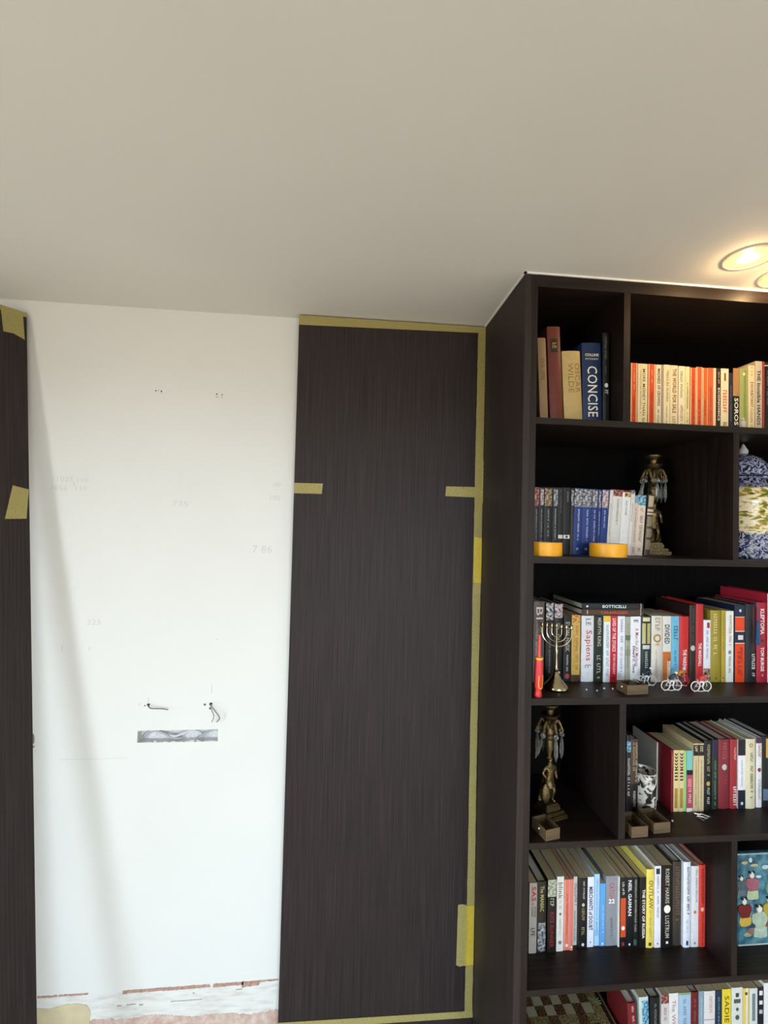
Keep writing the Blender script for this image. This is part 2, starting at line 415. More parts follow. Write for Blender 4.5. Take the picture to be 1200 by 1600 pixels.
# ------------------------------------------------------------------ book table: x0, x1, spine y, height, lean, kind, colour, description, print
BOOKS = {
'A1': (2.008, [
(0.5701,0.5947,0.056,0.2481,-2.9,'h','927656','slim tan cloth book leaning left',[('L','6b5335',0.25,0.55,0.5,0.5)]),
(0.6017,0.6411,0.056,0.2836,-3.2,'h','6a3024','tall red-brown leather book with dark spine label',[('B','2a2014',0.13,0.27,0.2,0.78),('L','a8834a',0.17,0.24,0.5,0.4),('B','5e2a1e',0.5,0.505,0,1),('B','5e2a1e',0.68,0.685,0,1)]),
(0.6448,0.7005,0.056,0.214,-3.2,'h','bfa46c','thick cream book with large faded brown title',[('T','OSCAR','9a7a40',0.17,0.58,0.78,0.26),('T','WILDE','9a7a40',0.17,0.58,0.42,0.3),('L','a8874d',0.94,0.965,0.5,0.5)]),
(0.7019,0.7605,0.056,0.2423,-1.9,'h','1a2e54','thick navy dictionary with large white title',[('H','COLLINS','f0ead8',0.15,0.72),('H','DICTIONARY','c8c4b8',0.2,0.7),('TS','CONCISE','f4ecd8',0.29,0.91,0.5,0.52)]),
(0.7623,0.7822,0.056,0.2752,-0.8,'h','17161a','tall black book with small white emblem low on spine',[('L','77706a',0.04,0.3,0.4,0.4),('L','77706a',0.36,0.46,0.4,0.2),('O','d8d8d8',0.57,0.4),('L','c8c8c8',0.62,0.68,0.5,0.6)]),
]),
'A2': (2.008, [
(0.8764,0.897,0.1,0.2075,0,'p','e2551f','orange paperback',[('E','f3d9b0'),('L','f0c090',0.08,0.4,0.5,0.22),('L','8a2a10',0.5,0.95,0.5,0.3)]),
(0.8991,0.9311,0.1,0.2068,0,'p','f0e2b4','wide cream paperback with spaced-out black title',[('T','MORE MONEY THAN GOD','5a5040',0.08,0.97,0.62,0.28),('L','8a7a55',0.1,0.9,0.3,0.12)]),
(0.9332,0.9565,0.1,0.2073,0,'p','e2551f','orange paperback',[('E','f3d9b0'),('L','f0c090',0.08,0.3,0.5,0.2),('L','7a2a10',0.42,0.9,0.5,0.3)]),
(0.9579,0.9762,0.1,0.2066,0,'p','efe3c2','cream paperback with heavy black title',[('TB','MADNESS OF CROWDS','2a2622',0.06,0.62,0.55,0.5),('L','3a3630',0.68,0.95,0.5,0.4)]),
(0.9767,0.9834,0.1,0.2073,0,'p','a89a8c','very thin grey booklet',[]),
(0.9842,1.0049,0.1,0.2081,0,'p','efe3b8','cream paperback with thin grey title',[('T','TREASURE ISLANDS','6a6250',0.08,0.55,0.6,0.36),('L','8a8060',0.62,0.9,0.5,0.2)]),
(1.0058,1.031,0.1,0.2075,0,'p','f0e2b6','cream paperback with tall brown capitals',[('TB','THE WORLD FOR SALE','8a4a28',0.05,0.72,0.55,0.5),('L','9a9070',0.77,0.95,0.5,0.5)]),
(1.0333,1.0546,0.1,0.2066,0,'p','f2e8c4','cream paperback with small grey title',[('L','7a7462',0.08,0.5,0.45,0.4),('L','c05a3a',0.6,0.95,0.5,0.45)]),
(1.0552,1.0707,0.1,0.206,0,'p','ece2a8','pale yellow paperback',[('L','5a5640',0.25,0.65,0.5,0.35),('L','9a9468',0.7,0.95,0.5,0.4)]),
(1.0729,1.0921,0.1,0.2041,0,'p','e2551f','orange paperback',[('E','f3d9b0'),('L','a03a18',0.2,0.9,0.5,0.3)]),
(1.0934,1.1126,0.1,0.2073,0,'p','e2602c','orange paperback',[('E','f3d9b0'),('L','8a2a10',0.5,0.92,0.5,0.3)]),
(1.1139,1.1315,0.1,0.2054,0,'p','e56a2c','orange paperback',[('E','f3d9b0'),('L','8a2a10',0.5,0.75,0.5,0.3)]),
(1.1333,1.1593,0.1,0.2065,0,'p','e4683a','orange paperback with broad pale edge',[('B','f3dcb8',0,1,0.62,1),('L','9a3a1a',0.3,0.85,0.3,0.2)]),
(1.1612,1.1744,0.1,0.2069,0,'p','3a2420','slim dark brown paperback with white capitals',[('TB','ECONOMICS','f2ead8',0.3,0.8,0.55,0.55),('L','d8c8a8',0.06,0.26,0.5,0.5)]),
(1.1757,1.2019,0.1,0.2071,0,'p','f2e6c0','cream paperback with small leaf drawing and red title',[('B','8a4a20',0.07,0.19,0.4,0.62),('L','d85a3a',0.33,0.72,0.5,0.6),('L','6a5a40',0.82,0.95,0.5,0.5)]),
(1.2028,1.216,0.1,0.1941,0,'p','2e2c38','short navy paperback',[('L','8a8690',0.2,0.8,0.5,0.3)]),
(1.2169,1.2382,0.1,0.2103,0,'p','15120f','black paperback with tan photo top and bold white title',[('B','b98a5a',0,0.42,0,1),('TB','SOROS','f6f0e0',0.45,0.86,0.5,0.62)]),
(1.2393,1.2674,0.1,0.21,0,'p','a9b06a','sage green paperback with round pale badge on top',[('B','8f9a58',0.02,1,0.5,0.8),('O','efe6c8',0.08,0.22)]),
(1.2688,1.2907,0.1,0.2225,0,'p','f0deb0','cream paperback with brown capitals',[('T','EXORBITANT','6a3a20',0.24,0.6,0.55,0.45),('L','c08a5a',0.02,0.16,0.5,0.3),('L','b09060',0.62,0.95,0.5,0.4)]),
(1.2926,1.3166,0.1,0.2372,0,'p','cfc2ac','tall grey-cream paperback with black title',[('TB','THE Invisible HANDS','2a2622',0.12,0.86,0.5,0.5),('L','5a5248',0.9,0.97,0.5,0.5)]),
(1.3179,1.3243,0.1,0.2372,0,'p','a84438','very thin red booklet',[]),
(1.3252,1.3501,0.1,0.2361,0,'h','1a1614','black hardback at the picture edge',[('B','c8c0b4',0.04,0.055,0,1),('L','8a8078',0.12,0.6,0.4,0.3)]),
]),
'B': (1.6209, [
(0.5822,0.5973,0.118,0.2019,0,'p','141417','black paperback with reddish picture at spine top',[('B','PR',0,0.28,0,1),('L','bbbbbb',0.33,0.8,0.5,0.25)]),
(0.5979,0.6134,0.118,0.2025,0,'p','141417','black paperback with pale pink picture at spine top',[('B','PP',0.02,0.27,0.25,0.9),('L','bbbbbb',0.33,0.85,0.5,0.25)]),
(0.6142,0.64,0.118,0.2032,0,'p','141417','black paperback with sepia portrait at spine top',[('B','PS',0.02,0.28,0.05,0.95),('L','bbbbbb',0.33,0.75,0.5,0.2)]),
(0.6409,0.6579,0.118,0.2033,0,'p','141417','black paperback with light grey picture at spine top',[('B','PG',0.02,0.28,0.15,0.95),('L','cccccc',0.32,0.8,0.5,0.3)]),
(0.6585,0.6741,0.118,0.2034,0,'p','19181a','plain black paperback with small white square near foot',[('L','8a6a5a',0.03,0.4,0.5,0.3),('B','ece8e2',0.71,0.765,0.05,0.95)]),
(0.6747,0.6971,0.118,0.2041,0,'p','121214','black paperback with white oblong near foot',[('L','999999',0.06,0.25,0.6,0.25),('B','ece8e2',0.71,0.765,0.05,0.95),('O','333333',0.737,0.22)]),
(0.6978,0.7059,0.118,0.2026,0.6,'p','3a3a3c','thin charcoal paperback',[('B','PG',0.02,0.26,0,1)]),
(0.7063,0.7329,0.118,0.2032,1.3,'p','203a80','first of the blue paperbacks with grey picture top',[('B','PG',0.01,0.28,0,1),('L','d8dcea',0.32,0.8,0.55,0.22),('TB','N','e8ecf4',0.9,0.93,0.5,0.3)]),
(0.7335,0.7621,0.118,0.2021,1.3,'p','203a80','second of the blue paperbacks with grey picture top',[('B','PG',0.01,0.28,0,1),('L','d8dcea',0.32,0.8,0.55,0.22),('TB','N','e8ecf4',0.9,0.93,0.5,0.3)]),
(0.7627,0.7816,0.118,0.2019,1.3,'p','1e3678','slim blue paperback with white picture top',[('B','PG',0.01,0.28,0.1,0.95),('L','d8dcea',0.32,0.8,0.5,0.25),('TB','N','e8ecf4',0.9,0.93,0.5,0.4)]),
(0.7823,0.7922,0.118,0.2014,1.5,'p','1e3678','very thin blue booklet',[('B','PG',0.01,0.28,0.2,0.9),('L','d8dcea',0.34,0.7,0.5,0.3)]),
(0.7928,0.8126,0.118,0.2019,2.2,'p','203a80','blue paperback with pale portrait top,last of the blues',[('B','PP',0.01,0.28,0,1),('L','d8dcea',0.32,0.6,0.5,0.25)]),
(0.8133,0.823,0.118,0.2004,3.6,'p','dcd8d4','thin white paperback',[('L','6a6a70',0.2,0.8,0.5,0.3)]),
(0.8236,0.8531,0.118,0.202,3.7,'p','dcd8d2','off-white paperback with dark red picture top',[('B','PR',0.0,0.1,0,1),('L','5a5a60',0.14,0.55,0.55,0.2)]),
(0.8538,0.8815,0.118,0.201,3.7,'p','e8e6e4','white paperback with red edge and small black-yellow picture',[('B','7a1c20',0,0.03,0,1),('B','PY',0.04,0.1,0.25,0.95),('L','55555c',0.16,0.4,0.5,0.2)]),
(0.8821,0.8938,0.118,0.2026,3.8,'p','e2ddd8','slim white paperback with faint lettering',[('B','PG',0.0,0.06,0,1),('L','6a4a48',0.1,0.5,0.5,0.3)]),
(0.8945,0.9064,0.118,0.1851,3.8,'p','dcc8b8','slim blush paperback with grey-blue top',[('B','7aa4b8',0.0,0.12,0,1),('L','5a4a46',0.2,0.8,0.5,0.4),('L','5a4a46',0.86,0.98,0.5,0.5)]),
(0.907,0.9318,0.118,0.1877,3.8,'p','e4d0bf','blush paperback with sky-blue picture top',[('B','PB',0.0,0.17,0,1),('L','5a4a46',0.22,0.8,0.5,0.4),('L','5a4a46',0.88,0.97,0.5,0.4)]),
(0.9379,0.9579,0.118,0.1906,4.2,'h','4a3a2c','brown leather book with pale spine labels',[('B','b8a88c',0.02,0.2,0.1,0.9),('B','c8baa0',0.24,0.28,0.0,1),('B','c8baa0',0.3,0.33,0,1),('B','8a7a60',0.36,0.52,0.1,0.9),('B','8a7a60',0.56,0.7,0.1,0.9),('B','8a7a60',0.74,0.9,0.1,0.9)]),
]),
'C': (1.232, [
(0.5887,0.6234,0.1217,0.2444,0,'h','5a4c48','tall taupe hardback with pale serif capitals',[('TS','BI','d8ccc4',0.07,0.22,0.5,0.6),('L','b8aca4',0.24,0.4,0.7,0.3),('L','b8aca4',0.24,0.8,0.3,0.28)]),
(0.6316,0.6572,0.1321,0.2383,0,'h','131216','black hardback with pale portrait photo at spine top',[('B','PM',0,0.22,0.05,0.95),('L','9a9090',0.3,0.9,0.5,0.2)]),
(0.6584,0.6867,0.1316,0.2355,0,'h','171417','black hardback with lilac picture at spine top',[('B','PP',0,0.18,0.05,0.95),('L','b0a8a8',0.25,0.5,0.4,0.4),('B','c8c4c0',0.87,0.9,0.3,0.7)]),
(0.6882,0.7131,0.131,0.2012,0,'p','16161a','black biography with grey capitals and red emblem at foot',[('TB','ELON MUSK','a8a098',0.1,0.55,0.5,0.55),('L','d8d8d8',0.6,0.86,0.5,0.25),('O','b04038',0.92,0.4)]),
(0.7139,0.7405,0.1304,0.2028,0,'p','d2ab58','gold paperback with dark foot',[('B','PG2',0,0.12,0.1,0.9),('L','8a5a20',0.16,0.85,0.62,0.35),('L','a87a38',0.3,0.8,0.3,0.2),('B','4a3420',0.9,1,0,1)]),
(0.7447,0.7842,0.1268,0.2009,0,'h','e2e2e6','white book with red lower-case serif title',[('TS','Sapiens','b02a38',0.22,0.68,0.5,0.6),('L','77777f',0.04,0.18,0.5,0.5),('L','9a9aa2',0.74,0.84,0.5,0.6),('L','8a8a92',0.88,0.96,0.5,0.05)]),
(0.7846,0.8124,0.1262,0.2012,0,'p','13231c','dark green paperback with pale capitals',[('T','MERVYN KING','c8c4b0',0.03,0.46,0.55,0.42),('L','b8b49a',0.6,0.9,0.5,0.5),('B','9a8a50',0.92,0.95,0.35,0.65)]),
(0.8128,0.834,0.1228,0.202,0,'p','e6e8ee','white paperback with yellow label at spine top',[('B','ecc22a',0,0.09,0.05,0.95),('L','6a8a8a',0.14,0.93,0.55,0.45)]),
(0.8344,0.8565,0.1224,0.2023,0,'p','bf1f30','red paperback with white capitals',[('TB','LIVES OF THE STOICS','f0d8d8',0.04,0.54,0.5,0.5),('T','RYAN HOLIDAY','f0d8d8',0.58,0.88,0.55,0.36),('B','8a1420',0.92,0.97,0.25,0.75)]),
(0.857,0.8811,0.1219,0.2015,0,'p','e4e6ee','white paperback with navy capitals',[('L','3a4658',0.05,0.42,0.55,0.36),('L','6a7686',0.47,0.85,0.5,0.3),('B','c8d0e0',0.86,0.95,0.1,0.5)]),
(0.8822,0.898,0.1214,0.1998,0,'p','a8a898','slim grey-green paperback',[('B','6a7058',0.28,0.36,0,1),('L','5a5a50',0.1,0.8,0.5,0.3),('B','8a8f7a',0.5,0.6,0,1)]),
(0.8984,0.9315,0.1209,0.201,0,'p','e8e8ee','wide white paperback with red and black title',[('T','A Man for All Markets','b83a40',0.18,0.76,0.62,0.34),('TB','Edward O. Thorp','26262c',0.45,0.86,0.3,0.34),('L','26262c',0.05,0.13,0.5,0.5)]),
(0.9335,0.9666,0.1202,0.2024,0,'h','1b2a2c','dark green hardback with gold bird emblem and block title',[('B','d8cc98',0.02,0.08,0.15,0.85),('B','b8b078',0.11,0.42,0.1,0.42),('B','b8b078',0.11,0.42,0.55,0.9),('B','c8c8c8',0.44,0.5,0.15,0.85),('L','c8ccd0',0.54,0.8,0.5,0.3)]),
(0.9678,1.0029,0.1195,0.2037,0,'h','d6cfc4','ivory hardback with gilt ring on spine',[('L','9a8a6a',0.03,0.26,0.5,0.5),('RING','a8813a',0.34,0.62),('L','b89a5a',0.42,0.5,0.5,0.4),('L','a89a88',0.52,0.95,0.4,0.15)]),
(1.0033,1.0299,0.1188,0.2031,0,'p','dad6cf','pale book with black title and orange lower half',[('TB','DIVIDED','16161a',0.13,0.42,0.5,0.62),('B','c06a28',0.54,1,0,1),('B','e8dfd4',0.68,0.98,0.55,0.95),('L','2a2a2a',0.64,0.95,0.72,0.3)]),
(1.0303,1.0566,0.1183,0.2033,0,'p','6cb3d2','sky blue paperback with navy lettering',[('L','274a72',0.15,0.42,0.55,0.6),('L','274a72',0.52,0.75,0.5,0.3)]),
(1.057,1.0876,0.1148,0.2032,0,'h','c11f22','red book with small white capitals low on spine',[('TB','THE MARSHALL','f4e4e4',0.5,0.86,0.5,0.42)]),
(1.0912,1.1121,0.1171,0.2381,0,'h','2a1c1a','tall dark brown hardback with round silver emblem',[('L','6a4a40',0.05,0.5,0.5,0.3),('O','b8b8b8',0.56,0.5)]),
(1.1125,1.1367,0.1166,0.242,0,'h','bd2428','tall red hardback with white capitals low on spine',[('TB','THE MARSHALL','f4e4e4',0.5,0.8,0.5,0.45)]),
(1.1371,1.1599,0.1161,0.1925,0,'p','e4e2ea','short white paperback with red square at spine top',[('B','a82838',0.04,0.13,0.45,0.85),('L','6a6a88',0.17,0.65,0.5,0.35),('B','PS',0.78,1,0,1)]),
(1.1611,1.1953,0.1155,0.2227,0,'h','9c8a2e','olive gold hardback',[('L','e0d490',0.05,0.68,0.4,0.4),('O','5a4a20',0.95,0.12)]),
(1.1957,1.2091,0.115,0.2229,0,'p','b39c3c','slim mustard paperback',[('L','6a5a20',0.05,0.6,0.5,0.3),('B','5a4a20',0.93,0.95,0.3,0.6)]),
(1.2102,1.2362,0.1146,0.2212,0,'p','e6e4de','white paperback with small dark title',[('L','8a4a40',0.06,0.5,0.55,0.35),('O','8a8a8a',0.58,0.3),('L','6a6a6a',0.64,0.9,0.5,0.35)]),
(1.2388,1.2746,0.1139,0.24,0,'p','19233a','navy paperback with two orange blocks on spine',[('E2','19233a'),('B','e2461a',0.155,0.335,0.05,0.95),('B','e2461a',0.5,1,0.05,0.95),('B','e8dcd0',0.15,0.158,0.05,0.95),('B','e8dcd0',0.335,0.345,0.05,0.95),('B','e8dcd0',0.49,0.5,0.05,0.95),('B','d8d4d0',0.39,0.45,0.3,0.8),('O','d8d8e4',0.07,0.16),('L','7a2010',0.55,0.94,0.6,0.3),('L','7a2010',0.6,0.9,0.35,0.2)]),
(1.275,1.3097,0.1103,0.2445,0,'h','191b20','black hardback with small white capitals low on spine',[('L','7a3038',0.05,0.6,0.7,0.15),('L','e8e8e8',0.64,0.84,0.7,0.34),('L','e0e0e0',0.88,0.95,0.7,0.3)]),
(1.3124,1.3452,0.1095,0.2496,0,'h','a42034','crimson hardback with white capitals',[('TB','KLEPTOPIA','f4e4e4',0.08,0.4,0.5,0.42),('O','5a2020',0.48,0.2),('TB','TOM BURGIS','f4e4e4',0.56,0.86,0.5,0.36),('L','e0c0c0',0.9,0.94,0.5,0.2)]),
(1.3456,1.376,0.106,0.278,0,'h','b3283a','tall red hardback at the picture edge',[('E','f0dcd8')]),
]),
'D': (0.8423, [
(0.8848,0.8984,0.1125,0.2323,0,'h','15161c','slim black book with blue picture and white capitals',[('B','PB',0.08,0.22,0,1),('L','d8d4cc',0.3,0.82,0.5,0.6)]),
(0.9023,0.9257,0.1175,0.218,0,'h','4a3830','brown book with cream title block,black foot',[('L','c8a878',0.05,0.45,0.35,0.3),('L','e0c8a0',0.05,0.6,0.72,0.3),('B','1a1616',0.62,1,0,1),('L','d8d0c0',0.72,0.95,0.45,0.35)]),
(1.0211,1.0258,0.1669,0.183,0,'p','c4c2ba','thin pale grey booklet behind the mug',[]),
(1.0262,1.0333,0.1083,0.1872,0,'h','7a1a26','slim maroon hardback showing its left cover',[('L','d89a60',0.05,0.3,0.5,0.4)]),
(1.0348,1.0511,0.1091,0.1856,0,'p','dcc892','cream paperback with zigzag bands',[('ZZ','3a2418',0.04,0.52),('B','a8843a',0.62,0.94,0.2,0.8)]),
(1.0515,1.0684,0.1082,0.1856,0,'p','dcc892','cream paperback with zigzag bands',[('ZZ','3a2418',0.04,0.52),('B','a8843a',0.62,0.94,0.2,0.8)]),
(1.0695,1.0754,0.1091,0.184,0,'p','9ad07a','very thin lime green booklet',[]),
(1.0758,1.0958,0.1069,0.1848,0,'p','7ab8b4','paperback with teal top and pink lower half',[('B','1a1418',0.32,0.4,0,1),('B','b04a5a',0.4,0.94,0,1),('B','d87a88',0.46,0.6,0.2,0.8),('L','f0c8c8',0.62,0.9,0.5,0.5),('B','ece0d8',0.94,1,0,1)]),
(1.0967,1.1135,0.1058,0.2063,0,'p','cdb78e','tan paperback with black block and pale swirl on top',[('B','171412',0.02,0.18,0,1),('L','e8d8b0',0.04,0.14,0.5,0.6),('L','7a6a4a',0.25,0.95,0.5,0.25)]),
(1.115,1.1321,0.1064,0.2057,0,'p','cdb78e','tan paperback with black block and pale swirl on top',[('B','171412',0.02,0.18,0,1),('L','e8d8b0',0.04,0.14,0.5,0.6),('L','7a6a4a',0.25,0.95,0.5,0.25)]),
(1.1385,1.163,0.1113,0.2116,0,'h','141518','black hardback with gold lettering and small emblem',[('L','b8a878',0.06,0.55,0.5,0.42),('O','b8a03a',0.62,0.35),('L','c8c4b8',0.68,0.95,0.5,0.4)]),
(1.1659,1.1846,0.1131,0.2132,0,'h','1c2a22','slim dark green hardback with navy top',[('B','24203a',0,0.25,0,1),('L','7a9a7a',0.3,0.95,0.5,0.35)]),
(1.1889,1.2262,0.1146,0.2127,0,'h','7c2830','wide maroon hardback with silver oval emblem',[('O','b8b8b4',0.4,0.3),('L','a8585a',0.05,0.3,0.5,0.4),('L','a8585a',0.52,0.66,0.65,0.15)]),
(1.2266,1.2505,0.113,0.2129,0,'h','9a2a30','red hardback with white capitals at foot',[('L','e8b8a8',0.12,0.3,0.6,0.3),('L','f4e8e4',0.68,0.97,0.6,0.55)]),
(1.2509,1.276,0.1117,0.2123,0,'p','e4e2e4','black-and-white banded paperback',[('B','17181c',0,0.23,0,1),('B','1b2030',0.73,1,0,1),('L','9a9aa0',0.3,0.68,0.5,0.2),('O','c8ccd8',0.92,0.25)]),
(1.2764,1.3096,0.1102,0.2144,0,'h','d8ceae','cream hardback with black title and brown ring',[('RING','8a6a3a',0.09,0.3),('L','26221c',0.2,0.88,0.55,0.3)]),
(1.3159,1.3355,0.1149,0.2156,0,'h','e0dcdc','white hardback with purple top and dark red emblem',[('B','4a2a44',0,0.08,0,1),('L','a82838',0.1,0.3,0.5,0.5),('O','7a2a30',0.46,0.4),('L','8a8a8a',0.6,0.95,0.5,0.5)]),
(1.3359,1.3673,0.1135,0.2197,0,'h','15151a','black hardback with yellow block at the picture edge',[('B','c89a30',0.03,0.3,0.35,1),('B','5a6a88',0.74,0.9,0.1,0.9)]),
]),
'E': (0.4515, [
(0.581,0.6043,0.1033,0.2025,0,'p','a39a92','taupe paperback with red capitals',[('TB','SAS','a82a24',0.05,0.26,0.55,0.6),('L','3a302c',0.28,0.5,0.4,0.3),('L','3a302c',0.34,0.5,0.75,0.25),('L','3a302c',0.64,0.84,0.5,0.6)]),
(0.6058,0.6337,0.1035,0.2048,0,'h','2a261c','dark olive book with pale title',[('T','The MANIAC','cfc48a',0.06,0.42,0.5,0.42),('B','PG',0.58,0.98,0.1,0.95)]),
(0.637,0.6637,0.1035,0.2095,0,'p','1a1716','black paperback with pale misty top and red title',[('B','PF',0,0.24,0,1),('L','c8c4bc',0.26,0.4,0.5,0.5),('T','KITE RUNNER','9a3230',0.45,0.93,0.5,0.46)]),
(0.6655,0.6872,0.1044,0.2163,0,'p','e4dfd8','white paperback with lower-case grey title',[('T','blink','5a5a58',0.08,0.3,0.5,0.6),('L','a8a4a0',0.32,0.45,0.5,0.4),('O','6a6a6a',0.5,0.22),('L','b0aca8',0.56,0.8,0.5,0.25),('O','7a7a7a',0.88,0.3)]),
(0.6895,0.7076,0.1064,0.2054,0,'p','e07a68','salmon paperback with little white emblem',[('E','f0b0a0'),('L','a84a3a',0.2,0.8,0.5,0.25),('O','f4ece4',0.93,0.3)]),
(0.708,0.7163,0.1046,0.2072,0,'p','dd705e','slim salmon paperback',[('E','f0b0a0'),('O','f4ece4',0.95,0.4)]),
(0.7258,0.7374,0.1208,0.2015,0,'p','d8d4d0','slim white paperback with black lettering,set back',[('L','26262a',0.1,0.45,0.5,0.7),('L','3a3a3a',0.5,0.95,0.4,0.4)]),
(0.7378,0.7638,0.1104,0.2029,0,'p','18181c','wide black paperback with gold lettering',[('L','c8c4bc',0.04,0.32,0.55,0.25),('O','c8b8b0',0.38,0.24),('L','a89a60',0.43,0.88,0.5,0.4),('O','d0ccc8',0.95,0.22)]),
(0.7649,0.7854,0.1117,0.2054,0,'p','dfe2f2','pale lavender paperback with heavy black title',[('TB','MERCHANTS of DOUBT','16161c',0.14,0.76,0.5,0.6),('O','55555c',0.93,0.14)]),
(0.7878,0.8043,0.1145,0.2108,0,'p','a9cfec','pale blue paperback with white lettering',[('L','6a9ac8',0.08,0.8,0.5,0.4),('B','8ab8e4',0.78,0.86,0.1,0.9)]),
(0.8047,0.822,0.1123,0.1839,0,'p','5f9fd8','short mid-blue paperback',[('L','bcd8f4',0.35,0.8,0.55,0.3),('O','d8e8f8',0.96,0.25)]),
(0.8227,0.8584,0.1116,0.2053,0,'p','8b8d94','wide grey paperback with red word and white numeral',[('T','CATCH','c84448',0.1,0.32,0.5,0.42),('H','22','f4f4f4',0.36,0.55),('L','4a4e6a',0.6,0.88,0.5,0.2)]),
(0.8588,0.8628,0.1062,0.2067,0,'p','e4e0d8','thin white booklet beside the grey numeral book',[('L','8a8a8a',0.05,0.9,0.5,0.2)]),
(0.8632,0.8818,0.1033,0.2045,0,'p','17161b','black paperback with orange panel and white logo',[('T','Life of Pi','e0dcd8',0.06,0.24,0.5,0.4),('B','c84e28',0.29,0.85,0.05,0.95),('O','f4ece4',0.72,0.4),('B','a82a34',0.92,0.97,0.3,0.7)]),
(0.8826,0.9045,0.1039,0.204,0,'p','14141a','black paperback with white capitals',[('TB','NEIL GAIMAN','e8e8ec',0.04,0.55,0.5,0.5),('O','d0d0d0',0.96,0.2)]),
(0.9056,0.9213,0.1047,0.2025,0,'p','1c1d1c','slim charcoal paperback with thin lettering',[('L','b8b4a8',0.03,0.8,0.45,0.4),('B','3a5a4a',0.9,0.98,0.1,0.7)]),
(0.9217,0.9421,0.0995,0.2057,0,'p','191413','black paperback with bold white capitals',[('TB','THE STORY OF RUSSIA','f0ece8',0.17,0.87,0.62,0.42)]),
(0.9425,0.9664,0.0968,0.2305,0,'h','e6d063','yellow hardback with olive capitals',[('TS','OUTLAW','6a5a20',0.14,0.5,0.55,0.55),('L','a8923a',0.52,0.88,0.5,0.3),('B','4a3a14',0.93,0.97,0.3,0.65)]),
(0.9673,0.9875,0.0964,0.2399,0,'p','e4e2ea','white hardback with fine lettering and dark stamp on top',[('B','2a2e3a',0.03,0.1,0.2,0.8),('L','6a6a78',0.12,0.66,0.5,0.34),('O','55555c',0.95,0.15)]),
(0.9879,1.0241,0.0945,0.2415,0,'p','15130f','wide black paperback with white emblem and grey capitals',[('T','ROBERT HARRIS','cfc8bc',0.04,0.46,0.5,0.34),('O','f0ece4',0.53,0.4),('T','LUSTRUM','cfc8bc',0.61,0.88,0.5,0.36),('B','f0ece4',0.92,0.95,0.4,0.6)]),
(1.0283,1.0559,0.0984,0.2483,0,'h','3a322a','dark brown hardback with faint bronze capitals',[('L','7a6242',0.06,0.72,0.5,0.5)]),
(1.0563,1.0794,0.0906,0.2516,0,'h','e0e2ee','white hardback with widely spaced black capitals',[('L','26262c',0.06,0.64,0.6,0.4),('L','8a9ab8',0.68,0.86,0.5,0.3),('B','3a3a44',0.92,0.97,0.35,0.65)]),
(1.0808,1.1044,0.0909,0.2388,0,'p','dcdcde','white paperback with grey capitals',[('L','8a8a8a',0.04,0.48,0.7,0.3),('O','c07a4a',0.57,0.25),('O','8a8a8a',0.95,0.2)]),
(1.1048,1.1263,0.0894,0.2418,0,'h','cf3f33','bright red hardback,last in its row',[('T','KAZUO ISHIGURO','5a1a16',0.05,0.47,0.55,0.4),('O','d8a898',0.54,0.35),('L','7a2420',0.6,0.9,0.55,0.22),('O','3a1414',0.96,0.14)]),
]),
'F': (0.061, [
(0.9295,0.9566,0.145,0.1813,-4,'h','7a2226','maroon hardback leaning beside the inlaid board',[('L','d8c8b8',0.05,0.5,0.6,0.3)]),
(0.9628,0.9932,0.145,0.1981,-2.5,'p','c8d4cc','white paperback with teal picture',[('B','PB',0.06,0.6,0.3,1)]),
(0.9963,1.0267,0.145,0.1938,-1.2,'h','1c1d1e','black hardback with dark glossy jacket',[('L','8a8a80',0.1,0.6,0.5,0.3)]),
(1.0284,1.0531,0.145,0.2015,0,'p','d4c8c4','white paperback with reddish picture on top',[('B','PR',0,0.14,0,1),('L','8a6a60',0.2,0.7,0.5,0.4)]),
(1.0539,1.0848,0.145,0.2025,0,'p','e4e0dc','white paperback with pink lettering',[('T','The White','b87a7a',0.1,0.6,0.5,0.4)]),
(1.0858,1.1263,0.145,0.2019,0,'p','a8bed4','wide pale blue paperback with green top edge',[('B','8aa070',0,0.03,0,1),('L','6a86a8',0.1,0.6,0.5,0.3)]),
(1.1277,1.1525,0.145,0.2005,0,'h','6a1e22','maroon hardback',[('L','a86a5a',0.1,0.6,0.5,0.3)]),
(1.1534,1.169,0.145,0.203,0,'p','8aa0ae','slim grey-blue paperback',[('L','d8e0e4',0.1,0.6,0.5,0.3)]),
(1.1707,1.2077,0.145,0.2011,0,'p','e0d8d4','wide white paperback with faint pink lettering',[('L','b87a80',0.08,0.4,0.6,0.3),('B','b8aca8',0.42,0.44,0,1)]),
(1.2089,1.2305,0.145,0.201,0,'p','22364a','navy paperback',[('L','8aa0b8',0.1,0.6,0.5,0.3)]),
(1.232,1.2623,0.145,0.2031,0,'p','e8cc3a','yellow paperback with brown capitals',[('T','SADIE','6a4a1a',0.1,0.5,0.5,0.5)]),
(1.2638,1.3013,0.145,0.2056,0,'p','dcdad2','wide white paperback with small tree drawing',[('B','4a4a44',0.08,0.14,0.35,0.65),('B','5a5a54',0.17,0.23,0.2,0.8),('O','55554e',0.32,0.18),('O','55554e',0.44,0.25)]),
(1.3021,1.324,0.145,0.2016,0,'p','e0c468','yellow-and-white striped paperback',[('B','e8e0cc',0,1,0.45,0.75),('O','5a4a1a',0.08,0.3)]),
(1.3253,1.3524,0.145,0.1998,0,'p','d8d8d2','white paperback with grey lettering',[('B','7a8288',0.08,0.5,0.3,0.7)]),
(1.3542,1.3731,0.145,0.2011,0,'p','1f222c','black paperback with white squares',[('B','e0e0e4',0.05,0.12,0.2,0.8),('B','e0e0e4',0.2,0.26,0.2,0.8),('B','c0c4cc',0.34,0.4,0.2,0.8)]),
(1.3744,1.4106,0.145,0.2131,0,'p','e8e4e0','tall white paperback at the picture edge',[('L','8a8a8a',0.1,0.5,0.5,0.3)]),
]),
}
